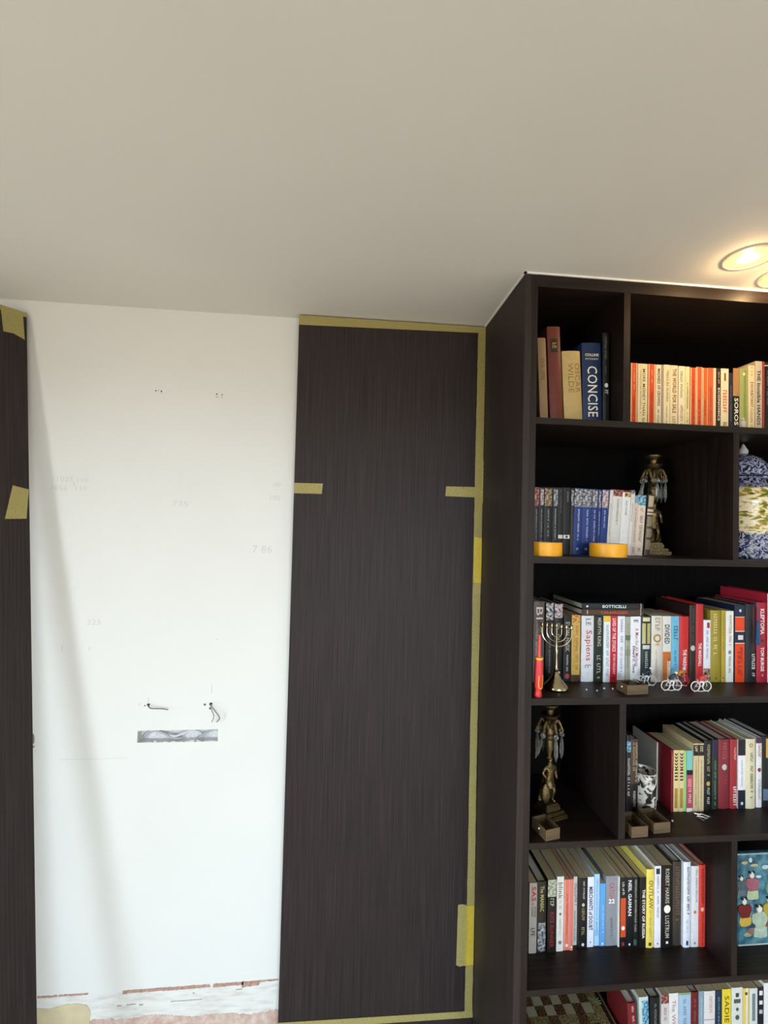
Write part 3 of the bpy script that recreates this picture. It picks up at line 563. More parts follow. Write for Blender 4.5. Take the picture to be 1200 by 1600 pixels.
LAMP_POWER = 1.5
# ------------------------------------------------------------------ bookcase
SH = dict(A=2.008, B=1.6209, C=1.232, D=0.8423, E=0.4515, F=0.061)
SHB = dict(A=1.9903, B=1.6022, C=1.2133, D=0.8245, E=0.4348, F=0.043)
BACK = 0.338
PANEL_W = wood('panel_veneer', 'z', '231c1b', '2f2625', '3b302f', rough=0.55)
BACK_W = wood('dark_backing', 'z', '080606', '0d0a09', '120e0d', rough=0.7, spec=0.06)
bc = thing('bookcase', 'tall built-in dark brown bookcase reaching the white ceiling', 'bookcase', (0, 0, 0))
INX = 0.5325
MB().box(BC_X0, 0.5137, 0.0, PANEL_Y, FLOOR, CEIL-0.003).build('side_panel', PANEL_W, bc)
MB().box(0.5139, INX, 0.0006, BACK, FLOOR, CEIL-0.003).build('inner_upright', WOOD_V, bc)
MB().box(BC_X1-0.037, BC_X1, 0.0, PANEL_Y, FLOOR, CEIL-0.003).build('side_panel', WOOD_V, bc)
MB().box(INX, BC_X1-0.037, 0.0, BACK, 2.3777, CEIL-0.003).build('top_rail', WOOD_H, bc)
for k in 'ABCDEF':
    MB().box(INX, BC_X1-0.037, 0.0, BACK, SHB[k], SH[k]).build('shelf', WOOD_H, bc)
MB().box(INX, BC_X1-0.037, 0.02, 0.04, FLOOR, SHB['F']).build('plinth', WOOD_H, bc)
MB().box(0.5137, BC_X1-0.02, BACK, BACK+0.008, FLOOR, CEIL-0.003).build('back_panel', BACK_W, bc)
for (xa, xb, zlo, zhi) in [(0.7882, 0.8074, SH['A'], 2.3777), (1.1278, 1.1461, SH['B'], SHB['A']), (0.7882, 0.8074, SH['D'], SHB['C']), (1.1278, 1.1461, SH['E'], SHB['D'])]:
    MB().box(xa, xb, 0.0008, BACK, zlo, zhi).build('divider', WOOD_V, bc)

# ------------------------------------------------------------------ taped wall panel and leaning panel
def tape_material():
    m = bpy.data.materials.new('masking_tape'); m.use_nodes = True
    nt = m.node_tree; b = nt.nodes['Principled BSDF']; out = nt.nodes['Material Output']
    b.inputs['Roughness'].default_value = 0.6
    tc = nt.nodes.new('ShaderNodeTexCoord'); n = nt.nodes.new('ShaderNodeTexNoise'); n.inputs['Scale'].default_value = 260; n.inputs['Detail'].default_value = 2
    nt.links.new(tc.outputs['Object'], n.inputs['Vector'])
    r = nt.nodes.new('ShaderNodeMapRange'); r.inputs['From Min'].default_value = 0.3; r.inputs['From Max'].default_value = 0.7
    r.inputs['To Min'].default_value = 0.40; r.inputs['To Max'].default_value = 0.46
    nt.links.new(n.outputs['Fac'], r.inputs['Value'])
    b.inputs['Base Color'].default_value = (0.66, 0.56, 0.20, 1)
    t = nt.nodes.new('ShaderNodeBsdfTransparent'); mx = nt.nodes.new('ShaderNodeMixShader')
    nt.links.new(r.outputs[0], mx.inputs[0]); nt.links.new(t.outputs[0], mx.inputs[1]); nt.links.new(b.outputs[0], mx.inputs[2])
    nt.links.new(mx.outputs[0], out.inputs['Surface'])
    return m
TAPE = tape_material()
TAPE2 = mat('d2b83e', 0.55, var=0.08, vscale=90, name='doubled_masking_tape')
pn = thing('wall_panel', 'tall dark veneered panel edged with yellow masking tape beside the bookcase', 'panel', (0, 0, 0))
PX0, PX1 = -0.1631, 0.4945
MB().box(PX0, PX1, PANEL_Y, WALL_Y-0.001, FLOOR+0.004, CEIL-0.004).build('board', PANEL_W, pn)
yt = PANEL_Y
def strip(name, pts, m, par, y=yt, th=0.0004):
    o = MB().prism(pts, y-th, y-0.00005, 'y').build(name, m, par); o['label'] = 'strip of translucent yellow masking tape'
    return o
strip('tape_strip', [(PX0, 2.4105), (PX0, 2.377), (0.4945, 2.389), (0.4945, 2.4105)], TAPE, pn)
def wavy(x0f, x1f, za, zb, seed, n=60, amp=0.0006):
    r_ = random.Random(seed)
    L = [(x0f(za+(zb-za)*i/n)+r_.uniform(-amp, amp), za+(zb-za)*i/n) for i in range(n+1)]
    R = [(x1f(za+(zb-za)*i/n)+r_.uniform(-amp, amp), za+(zb-za)*i/n) for i in range(n+1)]
    return L + R[::-1]
strip('tape_strip', wavy(lambda z: 0.4665+0.001*math.sin(z*3), lambda z: 0.4942, 2.4100, 1.46, 1), TAPE, pn, yt-0.0004)
strip('tape_strip', wavy(lambda z: 0.4655+0.0015*math.sin(z*2.2), lambda z: 0.4925+0.001*math.sin(z*5), 1.50, 0.02, 2), TAPE, pn, yt-0.0005)
strip('tape_strip', [(PX0, 1.8325), (PX0, 1.797), (-0.069, 1.7975), (-0.066, 1.833)], TAPE, pn, yt-0.0006)
strip('tape_strip', [(0.3628, 1.8375), (0.3605, 1.803), (0.4945, 1.8015), (0.4945, 1.8385)], TAPE, pn, yt-0.0009)
strip('tape_strip', [(PX0, 0.046), (PX0, 0.022), (0.4945, 0.016), (0.4945, 0.038)], TAPE, pn, yt-0.0009)
o = MB().prism([(0.4672, 1.662), (0.4672, 1.535), (0.469, 1.502), (0.4945, 1.502), (0.4945, 1.658)], yt-0.0022, yt-0.001, 'y').build('tape_strip', TAPE2, pn)
o['label'] = 'short doubled piece of bright yellow tape'
mb = MB()
for i in range(11):   # puckered loose edge of the tape
    z = 1.93 - i*0.0135; mb.tube([(0.4925, yt-0.001, z), (0.4958+0.001*math.sin(i), yt-0.004, z-0.006), (0.493, yt-0.002, z-0.0135)], 0.0012, 6)
mb.build('tape_pucker', TAPE2, pn, True)
mb = MB().prism([(0.4355, 0.3975), (0.433, 0.196), (0.444, 0.190), (0.4665, 0.193), (0.4665, 0.394), (0.452, 0.399)], yt-0.0022, yt-0.0014, 'y')
o = mb.build('tape_strip', TAPE, pn); o['label'] = 'loose flap of yellow tape near the foot'
MB().tube([(0.4665, yt-0.003, 0.395), (0.4662, yt-0.0036, 0.3), (0.4645, yt-0.003, 0.193)], 0.0012, 6).build('tape_fold', TAPE2, pn, True)
MB().box(0.4668, 0.493, yt-0.0024, yt-0.0014, 0.193, 0.393).build('tape_strip', TAPE2, pn)

# leaning panel: rests on the wall by its top right corner, foot pulled out, turned away to the left
TH = math.radians(50)
top_r = Vector((-1.0541, 0.3768, 2.3677)); bot_r = Vector((-0.7707, 0.1390, 0.0)); bot_r = top_r + (bot_r-top_r)*((top_r.z-FLOOR)/top_r.z)
ux = Vector((-math.cos(TH), -math.sin(TH), 0)); uz = (top_r-bot_r).normalized(); un = uz.cross(ux) * -1
if un.y > 0: un = -un
Mx = Matrix((( -ux.x, -un.x, uz.x, bot_r.x), (-ux.y, -un.y, uz.y, bot_r.y), (-ux.z, -un.z, uz.z, bot_r.z), (0, 0, 0, 1)))
H_L = (top_r-bot_r).length
lp = thing('leaning_panel', 'dark veneered panel leaning against the white wall at the left edge', 'panel')
lp.matrix_world = Mx
MB().box(-0.15, 0, 0.0, 0.018, 0.004, H_L).build('board', PANEL_W, lp)
strip('tape_strip', [(-0.15, H_L), (-0.15, H_L-0.02), (0, H_L-0.016), (0, H_L)], TAPE, lp, 0.0)
strip('tape_strip', [(-0.068, H_L-0.014), (-0.062, H_L-0.088), (-0.036, H_L-0.085), (-0.006, H_L-0.096), (-0.010, H_L-0.014)], TAPE, lp, -0.0005)
strip('tape_strip', [(-0.042, H_L-0.584), (-0.062, H_L-0.689), (-0.008, H_L-0.687), (-0.001, H_L-0.594)], TAPE, lp, 0.0)

# ------------------------------------------------------------------ downlights
def downlight(x, y, r, label, power):
    t = thing('downlight', label, 'downlight', (x, y, CEIL), (0, 0, 0), 'recessed ceiling lamps')
    prof = [(r+0.007, 0.0), (r+0.006, -0.0018), (r+0.002, -0.0022), (r, 0.0)]
    MB().lathe(prof, n=40, closed=True).build('trim_ring', mat('e8d8c0', 0.35), t, True)
    MB().lathe([(r, -0.0018), (r*0.9, -0.0012), (r*0.55, -0.0010), (0.0005, -0.0009)], n=40).build('bowl', EMIT_BOWL, t, True)
    MB().lathe([(r*0.5, -0.0014), (r*0.45, -0.0022), (0.0005, -0.0026)], n=32).build('bulb', EMIT_BULB, t, True)
    d = bpy.data.lights.new('lamp_glow', 'POINT'); d.energy = power; d.color = (1.0, 0.64, 0.30); d.shadow_soft_size = 0.006
    l = bpy.data.objects.new('lamp_glow', d); col.objects.link(l); l.parent = t; l.location = (0, 0, -0.0105)
    return t
def emit(name, c, s):
    m = bpy.data.materials.new(name); m.use_nodes = True
    b = m.node_tree.nodes['Principled BSDF']; b.inputs['Base Color'].default_value = (c[0]*0.1, c[1]*0.1, c[2]*0.1, 1); b.inputs['Specular IOR Level'].default_value = 0.05
    b.inputs['Emission Color'].default_value = (*c, 1); b.inputs['Emission Strength'].default_value = s
    return m
EMIT_BOWL = emit('lit_reflector', (1.0, 0.90, 0.34), 0.95)
EMIT_BULB = emit('lit_bulb', (1.0, 0.96, 0.74), 1.8)
downlight(1.035, -0.143, 0.05, 'round recessed warm ceiling lamp nearest the bookcase corner', LAMP_POWER)
downlight(1.205, -0.075, 0.05, 'recessed warm ceiling lamp cut off by the right picture edge', LAMP_POWER)

# ------------------------------------------------------------------ books
PHOTO = {
 'PR': [(0.35, '2a1414'), (0.5, '8a4038'), (0.65, 'c89080')], 'PP': [(0.35, '4a3a40'), (0.5, 'b09aa0'), (0.62, 'd8ccd0')],
 'PS': [(0.38, '2a2018'), (0.52, '9a7c5c'), (0.65, 'c8b090')], 'PG': [(0.38, '2c2c30'), (0.52, '8c8c92'), (0.65, 'c8c8cc')],
 'PM': [(0.42, '1a1a1c'), (0.5, '9a9698'), (0.6, 'd8d4d4')], 'PB': [(0.35, '16283a'), (0.5, '5a98b8'), (0.65, 'b0d4e0')],
 'PY': [(0.42, '16120c'), (0.5, 'a8862a'), (0.6, 'e0c060')], 'PF': [(0.35, '6a7058'), (0.5, 'a8ac94'), (0.65, 'd0d0c0')],
 'PG2': [(0.4, 'b04a20'), (0.5, 'c88a38'), (0.6, 'dcb868')]}
PH = {k: ramp_mat('printed_picture', v, nscale=130, detail=3, rough=0.45) for k, v in PHOTO.items()}
PAGE_P = ramp_mat('aged_page_edges', [(0.3, 'b9a277'), (0.5, 'cdb88e'), (0.7, 'd8c69e')], scale=(900, 4, 4), nscale=1.0, rough=0.9)
PAGE_H = ramp_mat('white_page_edges', [(0.3, 'd0c8b8'), (0.5, 'e2dccf'), (0.7, 'ece8de')], scale=(900, 4, 4), nscale=1.0, rough=0.9)
def cmat(c):
    if c in PH: return PH[c]
    return mat(c, 0.42, var=0.05, vscale=60, spec=0.4, name='printed_card')
ORD = ['', 'first', 'second', 'third', 'fourth', 'fifth', 'sixth', 'seventh', 'eighth', 'ninth', 'tenth', 'eleventh', 'twelfth', 'thirteenth', 'fourteenth', 'fifteenth', 'sixteenth',
       'seventeenth', 'eighteenth', 'nineteenth', 'twentieth', '21st', '22nd', '23rd', '24th', '25th', '26th', '27th', '28th']

def make_book(t, h, w, kind, colr, ops, label, group, seed=0):
    """local frame: x thickness -t/2..t/2, y 0 (spine) .. w, z 0..h"""
    r_ = random.Random(seed)
    hard = kind == 'h'
    root = thing('hardback_book' if hard else 'paperback_book', label, 'book', group=group)
    bd = min(0.0022 if hard else 0.0005, t*0.18)
    bul = min(0.10*t, 0.0035) if hard else min(0.03*t, 0.0008)
    N = 8
    def sy(x): return bul*(2*x/t)**2
    spine = [(-t/2+t*i/N, sy(-t/2+t*i/N)) for i in range(N+1)]
    poly = [(-t/2, w)] + spine + [(t/2, w), (t/2-bd, w), (t/2-bd, bul+bd), (-t/2+bd, bul+bd), (-t/2+bd, w)]
    cm = cmat(colr)
    MB().prism(poly, 0, h, 'z').build('cover', cm, root, True)
    ov = 0.003 if hard else 0.0
    MB().box(-t/2+bd*1.02, t/2-bd*1.02, bul+bd, w-ov-0.0004, ov+0.0003, h-ov-0.0006).build('pages', PAGE_H if hard else PAGE_P, root)
    off = [0.00025]
    def patch(mb, xa, xb, za, zb):
        n = 6
        vs_ = []
        for i in range(n+1):
            x = xa+(xb-xa)*i/n; y = sy(x)-off[0]
            vs_ += [(x, y, za), (x, y, zb)]
        mb.add(vs_, [(2*i, 2*i+2, 2*i+3, 2*i+1) for i in range(n)])
    for op in ops:
        k = op[0]
        if k == 'B':
            _, c, za, zb, xa, xb = op
            mb = MB(); patch(mb, -t/2+xa*t, -t/2+xb*t, h*(1-zb), h*(1-za)); mb.build('spine_panel', cmat(c), root)
        elif k == 'E':
            for xa, xb in ((0.0, 0.14), (0.86, 1.0)):
                mb = MB(); patch(mb, -t/2+xa*t, -t/2+xb*t, 0, h); mb.build('spine_edge', cmat(op[1]), root)
        elif k in ('T', 'TB', 'TS'):
            _, s, c, za, zb, xc, hf = op
            vs_, fs_ = glyph(s, k == 'TB')
            L = (zb-za)*h; H = hf*t; xl = -t/2+xc*t-H/2
            yl = 0.0 if xl < 0 < xl+H else min(sy(xl), sy(xl+H))
            P = []
            for (u, v) in vs_:
                x = -t/2+xc*t+(v-0.5)*H; P.append((x, yl-off[0]-0.0001, h*(1-za)-u*L))
            MB().add(P, fs_).build('title', mat(c, 0.5), root)
        elif k == 'H':
            _, s, c, zc, wf = op
            vs_, fs_ = glyph(s, True)
            W_ = wf*t; H = W_/max(1.2, len(s)*0.75) * 1.0
            P = []
            for (u, v) in vs_:
                x = (u-0.5)*W_; P.append((x, -off[0]-0.0001, h*(1-zc)+(v-0.5)*H))
            MB().add(P, fs_).build('title', mat(c, 0.5), root)
        elif k == 'L':
            _, c, za, zb, xc, hf = op
            H = max(hf*t*0.82, 0.0012); pit = max(0.0017, H*0.72)
            mb = MB(); z = h*(1-za); ze = h*(1-zb); x0_ = -t/2+xc*t-H/2; st = max(0.0004, pit*0.24)
            y = (0.0 if x0_ < 0 < x0_+H else min(sy(x0_), sy(x0_+H)))-off[0]-0.0001
            cnt = 0
            while z-pit > ze and cnt < 60:
                cnt += 1
                if cnt > 2 and r_.random() < 0.14: z -= pit; continue
                ls = r_.choice([(1, 0, 1), (1, 1, 0), (0, 1, 1), (1, 0.5, 0), (0, 0, 1), (1, 1, 1)])
                def rect(xa, xb, zt, zb_): mb.add([(xa, y, zb_), (xb, y, zb_), (xb, y, zt), (xa, y, zt)], [(0, 1, 2, 3)])
                rect(x0_, x0_+H, z, z-st)
                for q, xx in zip(ls, (0.0, 0.45, 0.85)):
                    if q: rect(x0_+H*xx, x0_+H*(xx+0.15), z-st, z-pit*0.78*q)
                z -= pit
            if mb.f: mb.build('lettering', mat(c, 0.5), root)
        elif k in ('O', 'RING'):
            _, c, zc, rf = op
            R = rf*t; n = 16
            if k == 'O':
                R *= 0.72; P = [(0.0, 0.0)]; fs_ = []
                for q in (0.5, 1.0): P += [(R*q*math.cos(2*PI*i/n), R*q*math.sin(2*PI*i/n)*1.15) for i in range(n)]
                for i in range(n):
                    j = (i+1) % n; fs_ += [(0, 1+i, 1+j), (1+i, 1+n+i, 1+n+j, 1+j)]
                MB().add([(p[0], sy(p[0])-off[0]-0.0001, h*(1-zc)+p[1]) for p in P], fs_).build('emblem', mat(c, 0.5), root)
            else:
                R *= 0.6; vs_ = []
                for i in range(n):
                    for q in (1.0, 0.6):
                        x = R*q*math.cos(2*PI*i/n); vs_.append((x, sy(x)-off[0]-0.0001, h*(1-zc)+R*q*math.sin(2*PI*i/n)))
                MB().add(vs_, [(2*i, 2*((i+1) % n), 2*((i+1) % n)+1, 2*i+1) for i in range(n)]).build('emblem', mat(c, 0.5), root)
        elif k == 'ZZ':
            _, c, za, zb = op
            mb = MB(); m = 9
            for i in range(m):
                z = h*(1-za-(zb-za)*i/m); d = h*(zb-za)/m*0.5
                y = -off[0]-0.0001+sy(t*0.35)*0.3
                if i < 5: mb.add([(-t*.32, y, z), (0, y, z-d), (t*.32, y, z), (t*.32, y, z-d), (0, y, z-2*d), (-t*.32, y, z-d)], [(0, 1, 4, 5), (1, 2, 3, 4)])
                else: mb.add([(-t*.32, y, z), (t*.32, y, z), (t*.32, y, z-d), (-t*.32, y, z-d)], [(0, 1, 2, 3)])
            mb.build('zigzag_print', mat(c, 0.5), root)
        off[0] += 0.00012
    return root

ROWN = {'A1': 'in top left compartment', 'A2': 'in top right compartment', 'B': 'on second shelf', 'C': 'on third shelf', 'D': 'on fourth shelf', 'E': 'on fifth shelf', 'F': 'on bottom shelf'}
sd = 100
for rn, (zs, L) in BOOKS.items():
    for i, (xa, xb, yd, h, lean, kind, colr, desc, ops) in enumerate(L):
        sd += 1
        t = xb-xa-0.0002
        full = '%s, %s from left %s' % (desc, ORD[i+1], ROWN[rn])
        if len(full.split()) > 16: full = '%s, %s %s' % (desc, ORD[i+1], ROWN[rn])
        if len(full.split()) > 16: full = '%s %s' % (desc, ROWN[rn])
        w = max(0.105, min(0.215, h*0.66))
        if yd + w > BACK-0.004: w = BACK-0.004-yd
        b = make_book(t, h, w, kind, colr, ops, full, 'books ' + ROWN[rn], sd)
        a = math.radians(lean)
        lift = 0.0003 + abs(math.sin(a))*t/2
        b.location = ((xa+xb)/2, yd, zs+lift)
        b.rotation_euler = (0, a, 0)
# two art books lying flat across the third-shelf books
def flat_book(x0f, x1f, yf, zb, t, w, colr, ops, label, seed):
    b = make_book(t, x1f-x0f, w, 'h', colr, ops, label, 'art books lying flat on third shelf', seed)
    b.location = (x1f, yf, zb+t/2); b.rotation_euler = (0, -PI/2, 0)
flat_book(0.7395, 0.936, 0.1175, 1.4364, 0.0182, 0.205, '4a382c', [('TB', 'CARAVAGGIO', 'c8503a', .30, .74, .5, .5), ('B', 'c8b8a0', .075, .09, .2, .9), ('B', 'c8c0b0', .955, .965, 0, 1)], 'brown art book with orange title lying beneath the black art book', 901)
flat_book(0.7395, 0.936, 0.1165, 1.4550, 0.0186, 0.205, '202226', [('TB', 'BOTTICELLI', 'cfe4e2', .325, .71, .5, .5), ('O', 'e8e8e8', .075, .22), ('B', 'c8c0b0', .955, .965, 0, 1)], 'black art book with white title lying on top of the third-shelf books', 902)
# ------------------------------------------------------------------ metals, glass
BRONZE = mat('7a6848', 0.33, 0.92, var=0.4, vscale=110, bump=0.9, bscale=300, name='bronze')
BRASS = mat('b4a888', 0.2, 1.0, var=0.12, vscale=40, name='polished_brass')
SILVER = mat('c9c9c8', 0.25, 1.0, name='steel')
CRYSTAL = mat('dcdcda', 0.05, 0.0, name='crystal', **{'Transmission Weight': 0.9, 'IOR': 1.5})

# ------------------------------------------------------------------ rolls of tape on the second shelf
def tape_roll(x, y, r, h, label):
    t = thing('tape_roll', label, 'tape roll', (x, y, SH['B']+0.0004), (0, 0, 0.3), 'rolls of yellow tape')
    ri = r*0.82
    MB().lathe([(ri, 0.0), (r*0.995, 0.0), (r, 0.001), (r, h-0.001), (r*0.995, h), (ri, h)], n=48, closed=True).build('tape', mat('f0a81e', 0.42, var=0.12, vscale=30, name='yellow_tape'), t, True)
    MB().lathe([(ri-0.003, 0.0), (ri-0.0002, 0.0), (ri-0.0002, h), (ri-0.003, h)], n=48, closed=True).build('core', mat('c8b48c', 0.8), t, True)
tape_roll(0.5865, 0.051, 0.0475, 0.038, 'yellow tape roll lying at the left end of the second shelf')
tape_roll(0.780, 0.0525, 0.0505, 0.038, 'yellow tape roll lying before the blue and white second-shelf books')

# ------------------------------------------------------------------ figural candlesticks
def figure_mesh():
    V = [(0, 0, .066), (0, 0, .080), (0.001, 0, .095), (0.002, 0, .108), (0.002, -.001, .116), (0.002, -.002, .127),   # pelvis..head 0-5
         (-.012, 0, .104), (-.023, -.003, .092), (-.014, -.008, .077),                                               # bent arm, hand on hip 6-8
         (.016, 0, .104), (.021, .001, .085), (.020, -.006, .066),                                                   # straight arm 9-11
         (-.006, 0, .060), (-.008, -.004, .034), (-.009, 0, .006), (-.010, -.008, .002),                             # leg 12-15
         (.007, 0, .060), (.011, -.007, .036), (.010, -.001, .007), (.012, -.010, .002),                             # leg 16-19
         (.002, -.001, .1345)]                                                                                        # crest 20
    E_ = [(0, 1), (1, 2), (2, 3), (3, 4), (4, 5), (5, 20), (3, 6), (6, 7), (7, 8), (3, 9), (9, 10), (10, 11), (0, 12), (12, 13), (13, 14), (14, 15), (0, 16), (16, 17), (17, 18), (18, 19)]
    R_ = [.0125, .011, .0135, .011, .0042, .0075, .0062, .0045, .0036, .0062, .0046, .0036, .0082, .0056, .0038, .003, .0082, .0056, .0038, .003, .0045]
    return skin_mesh('figure', V, E_, R_, [BRONZE], 0, 2)
FIG = figure_mesh()
def candlestick(label):
    t = thing('figural_candlestick', label, 'candlestick', group='bronze figural candlesticks')
    mb = MB().bevel_box(-.043, .043, -.036, .036, 0, .012, .003).bevel_box(-.037, .037, -.030, .030, .012, .021, .003)
    mb.build('base', BRONZE, t, True)
    mb = MB().bevel_box(-.026, .026, -.022, .022, .021, .036, .0025).bevel_box(-.022, .022, -.018, .018, .036, .040, .001)
    mb.build('plinth', BRONZE, t, True)
    f = obj('figure', FIG, t, (0, 0, .040)); f.scale = (1.22, 1.15, 0.98)
    # cloak falling behind the legs
    mb = MB(); n = 9
    P = []
    for j in range(7):
        z = .142-j*.0165; wd = .010+.0035*j
        for i in range(n): 
            a = -1+2*i/(n-1); P.append((a*wd+.004, .010-.004*(1-a*a)+.0016*math.sin(a*9+j), z))
    fs_ = [(j*n+i, j*n+i+1, (j+1)*n+i+1, (j+1)*n+i) for j in range(6) for i in range(n-1)]
    m2 = [(p[0], p[1]+.003, p[2]) for p in P]; k = len(P)
    mb.add(P+m2, fs_+[tuple(q+k for q in f_)[::-1] for f_ in fs_]); mb.build('cloak', BRONZE, t, 'all')
    # short tunic
    MB().lathe([(.0115, .112), (.013, .105), (.0165, .092), (.0185, .086), (.017, .085), (.012, .098)], n=18, sy=.8, closed=True).build('tunic', BRONZE, t, True)
    # oval shield standing by the left leg
    sh = MB().lathe([(.0005, .006), (.008, .0052), (.013, .003), (.0145, .0), (.0135, -.0012), (.0005, .002)], n=24)
    sh.xf(Matrix.Translation((-.019, -.010, .071)) @ Matrix.Rotation(-.25, 4, 'Z') @ Matrix.Rotation(PI/2, 4, 'X') @ Matrix.Diagonal((1.0, 2.0, 1, 1)))
    sh.build('shield', BRONZE, t, True)
    MB().lathe([(.007, .166), (.0115, .171), (.007, .177), (.0085, .184), (.012, .196), (.0135, .212), (.0105, .224), (.0135, .229), (.010, .236), (.0145, .246), (.012, .258), (.008, .268), (.007, .285)], n=18).build('column', BRONZE, t, True)
    MB().lathe([(.004, .278), (.014, .284), (.024, .294), (.0275, .299), (.025, .301), (.006, .290)], n=24).build('drip_pan', BRONZE, t, True)
    MB().lathe([(.0075, .290), (.012, .299), (.0115, .314), (.016, .319), (.0235, .3255), (.0245, .3295), (.0225, .331), (.013, .328), (.009, .318)], n=24).build('candle_cup', BRONZE, t, True)
    for k in range(6):
        a = 2*PI*k/6+.35; ca, sa = math.cos(a), math.sin(a)
        path = []
        for q in range(9):
            s = q/8; r = .007+.027*s; z = .256+.026*math.sin(s*PI*0.95)
            path.append((r*ca, r*sa, z))
        for q in range(8):     # curled tip
            w = PI*q/5; path.append(((.0325+.0045*math.cos(w+.2))*ca, (.0325+.0045*math.cos(w+.2))*sa, .2555-.0045*math.sin(w)))
        arm = MB().tube(path, [.0058-.0036*i/len(path) for i in range(len(path))], 7); arm.build('scroll_arm', BRONZE, t, True)
        p = thing_part('pendant', t, (.0345*ca, .0345*sa, .252))
        MB().sphere((0, 0, -.008), .0078, 8, 6).build('bead', CRYSTAL, p, False)
        MB().lathe([(.0006, -.016), (.0036, -.021), (.0054, -.034), (.0058, -.062), (.0006, -.080)], n=6).build('drop', CRYSTAL, p, False)
        if k == 3: p.rotation_euler = (0.15, 0.25, 0)
    return t
def thing_part(name, parent, loc):
    o = obj(name, None, parent, loc); o.empty_display_size = .01
    return o
c1 = candlestick('bronze warrior candlestick hung with crystal drops in fourth-shelf left compartment')
c1.location = (0.640, 0.115, SH['D']+.0004); c1.rotation_euler = (0, 0, 0.30)
c2 = copy_tree(c1)
c2['label'] = 'bronze figural candlestick with crystal drops beside the second-shelf books'
c2.location = (1.036, 0.215, SH['B']+.0004); c2.rotation_euler = (0, 0, -0.12)

# ------------------------------------------------------------------ vase with lid
def delft(name, landscape):
    m = bpy.data.materials.new(name); m.use_nodes = True
    nt = m.node_tree; b = nt.nodes['Principled BSDF']; b.inputs['Roughness'].default_value = 0.12
    N = nt.nodes.new; Lk = nt.links.new
    tc = N('ShaderNodeTexCoord')
    n = N('ShaderNodeTexNoise'); n.inputs['Scale'].default_value = 38; n.inputs['Detail'].default_value = 2; n.inputs['Distortion'].default_value = 2.6
    Lk(tc.outputs['Object'], n.inputs['Vector'])
    r = N('ShaderNodeValToRGB'); e = r.color_ramp.elements
    stops = [(0.36, '10163c'), (0.43, '2c3870'), (0.46, 'b4b6c4'), (0.53, 'c8cad4'), (0.555, '3a467e'), (0.64, '141c48')]
    while len(e) < len(stops): e.new(0.5)
    for k, (p, c) in enumerate(stops): e[k].position = p; e[k].color = (*lin(c), 1)
    Lk(n.outputs['Fac'], r.inputs[0])
    colr = r.outputs[0]
    if landscape:
        sep = N('ShaderNodeSeparateXYZ'); Lk(tc.outputs['Object'], sep.inputs[0])
        n2 = N('ShaderNodeTexNoise'); n2.inputs['Scale'].default_value = 34; n2.inputs['Detail'].default_value = 8; n2.inputs['Distortion'].default_value = 0.6
        mp = N('ShaderNodeMapping'); mp.inputs['Scale'].default_value = (1, 1, 2.4); Lk(tc.outputs['Object'], mp.inputs['Vector']); Lk(mp.outputs[0], n2.inputs['Vector'])
        r2 = N('ShaderNodeValToRGB'); e2 = r2.color_ramp.elements
        st2 = [(0.34, '3f5a24'), (0.42, '7a8a34'), (0.46, 'c89a3a'), (0.50, 'e8dcb0'), (0.58, 'f0e8d4'), (0.68, 'e8d494')]
        while len(e2) < len(st2): e2.new(0.5)
        for k, (p, c) in enumerate(st2): e2[k].position = p; e2[k].color = (*lin(c), 1)
        Lk(n2.outputs['Fac'], r2.inputs[0])
        # painted cartouche round the middle of the body, with a lobed border
        w = N('ShaderNodeMath'); w.operation = 'MULTIPLY'; w.inputs[1].default_value = 0.05; Lk(n2.outputs['Fac'], w.inputs[0])
        za = N('ShaderNodeMath'); za.operation = 'ADD'; Lk(sep.outputs['Z'], za.inputs[0]); Lk(w.outputs[0], za.inputs[1])
        lo = N('ShaderNodeMath'); lo.operation = 'GREATER_THAN'; lo.inputs[1].default_value = 0.105; Lk(za.outputs[0], lo.inputs[0])
        hi = N('ShaderNodeMath'); hi.operation = 'LESS_THAN'; hi.inputs[1].default_value = 0.245; Lk(za.outputs[0], hi.inputs[0])
        fr = N('ShaderNodeMath'); fr.operation = 'MULTIPLY'; Lk(lo.outputs[0], fr.inputs[0]); Lk(hi.outputs[0], fr.inputs[1])
        mx = N('ShaderNodeMix'); mx.data_type = 'RGBA'; Lk(fr.outputs[0], mx.inputs[0]); Lk(r.outputs[0], mx.inputs[6]); Lk(r2.outputs[0], mx.inputs[7])
        colr = mx.outputs[2]
    Lk(colr, b.inputs['Base Color'])
    return m
vz = thing('lidded_vase', 'blue and white lidded vase with painted landscape at right of second shelf', 'vase', (1.285, 0.135, SH['B']+.0004))
MB().lathe([(.0005, .001), (.074, .0), (.0775, .003), (.0775, .010), (.0745, .013), (.0745, .022), (.078, .045), (.088, .085), (.098, .135), (.1015, .172), (.099, .200), (.089, .221), (.070, .232), (.060, .237), (.058, .252), (.056, .252), (.056, .236)], n=56).build('body', delft('delft_body', True), vz, 'all')
BLUE_W = delft('delft_lid', False)
lid = MB().lathe([(.052, .249), (.079, .2505), (.0815, .255), (.080, .258), (.072, .261), (.071, .264), (.0685, .276), (.0625, .296), (.050, .313), (.030, .325), (.014, .330), (.010, .334)], n=48).build('lid', BLUE_W, vz, 'all')
MB().lathe([(.0805, .2535), (.0825, .2555), (.0805, .2575)], n=48, closed=True).build('rim_band', mat('141c48', 0.15), lid, True)
MB().lathe([(.009, .330), (.014, .336), (.0135, .344), (.010, .350), (.005, .360), (.0008, .366)], n=16).build('finial', mat('e2e0da', 0.2), lid, True)

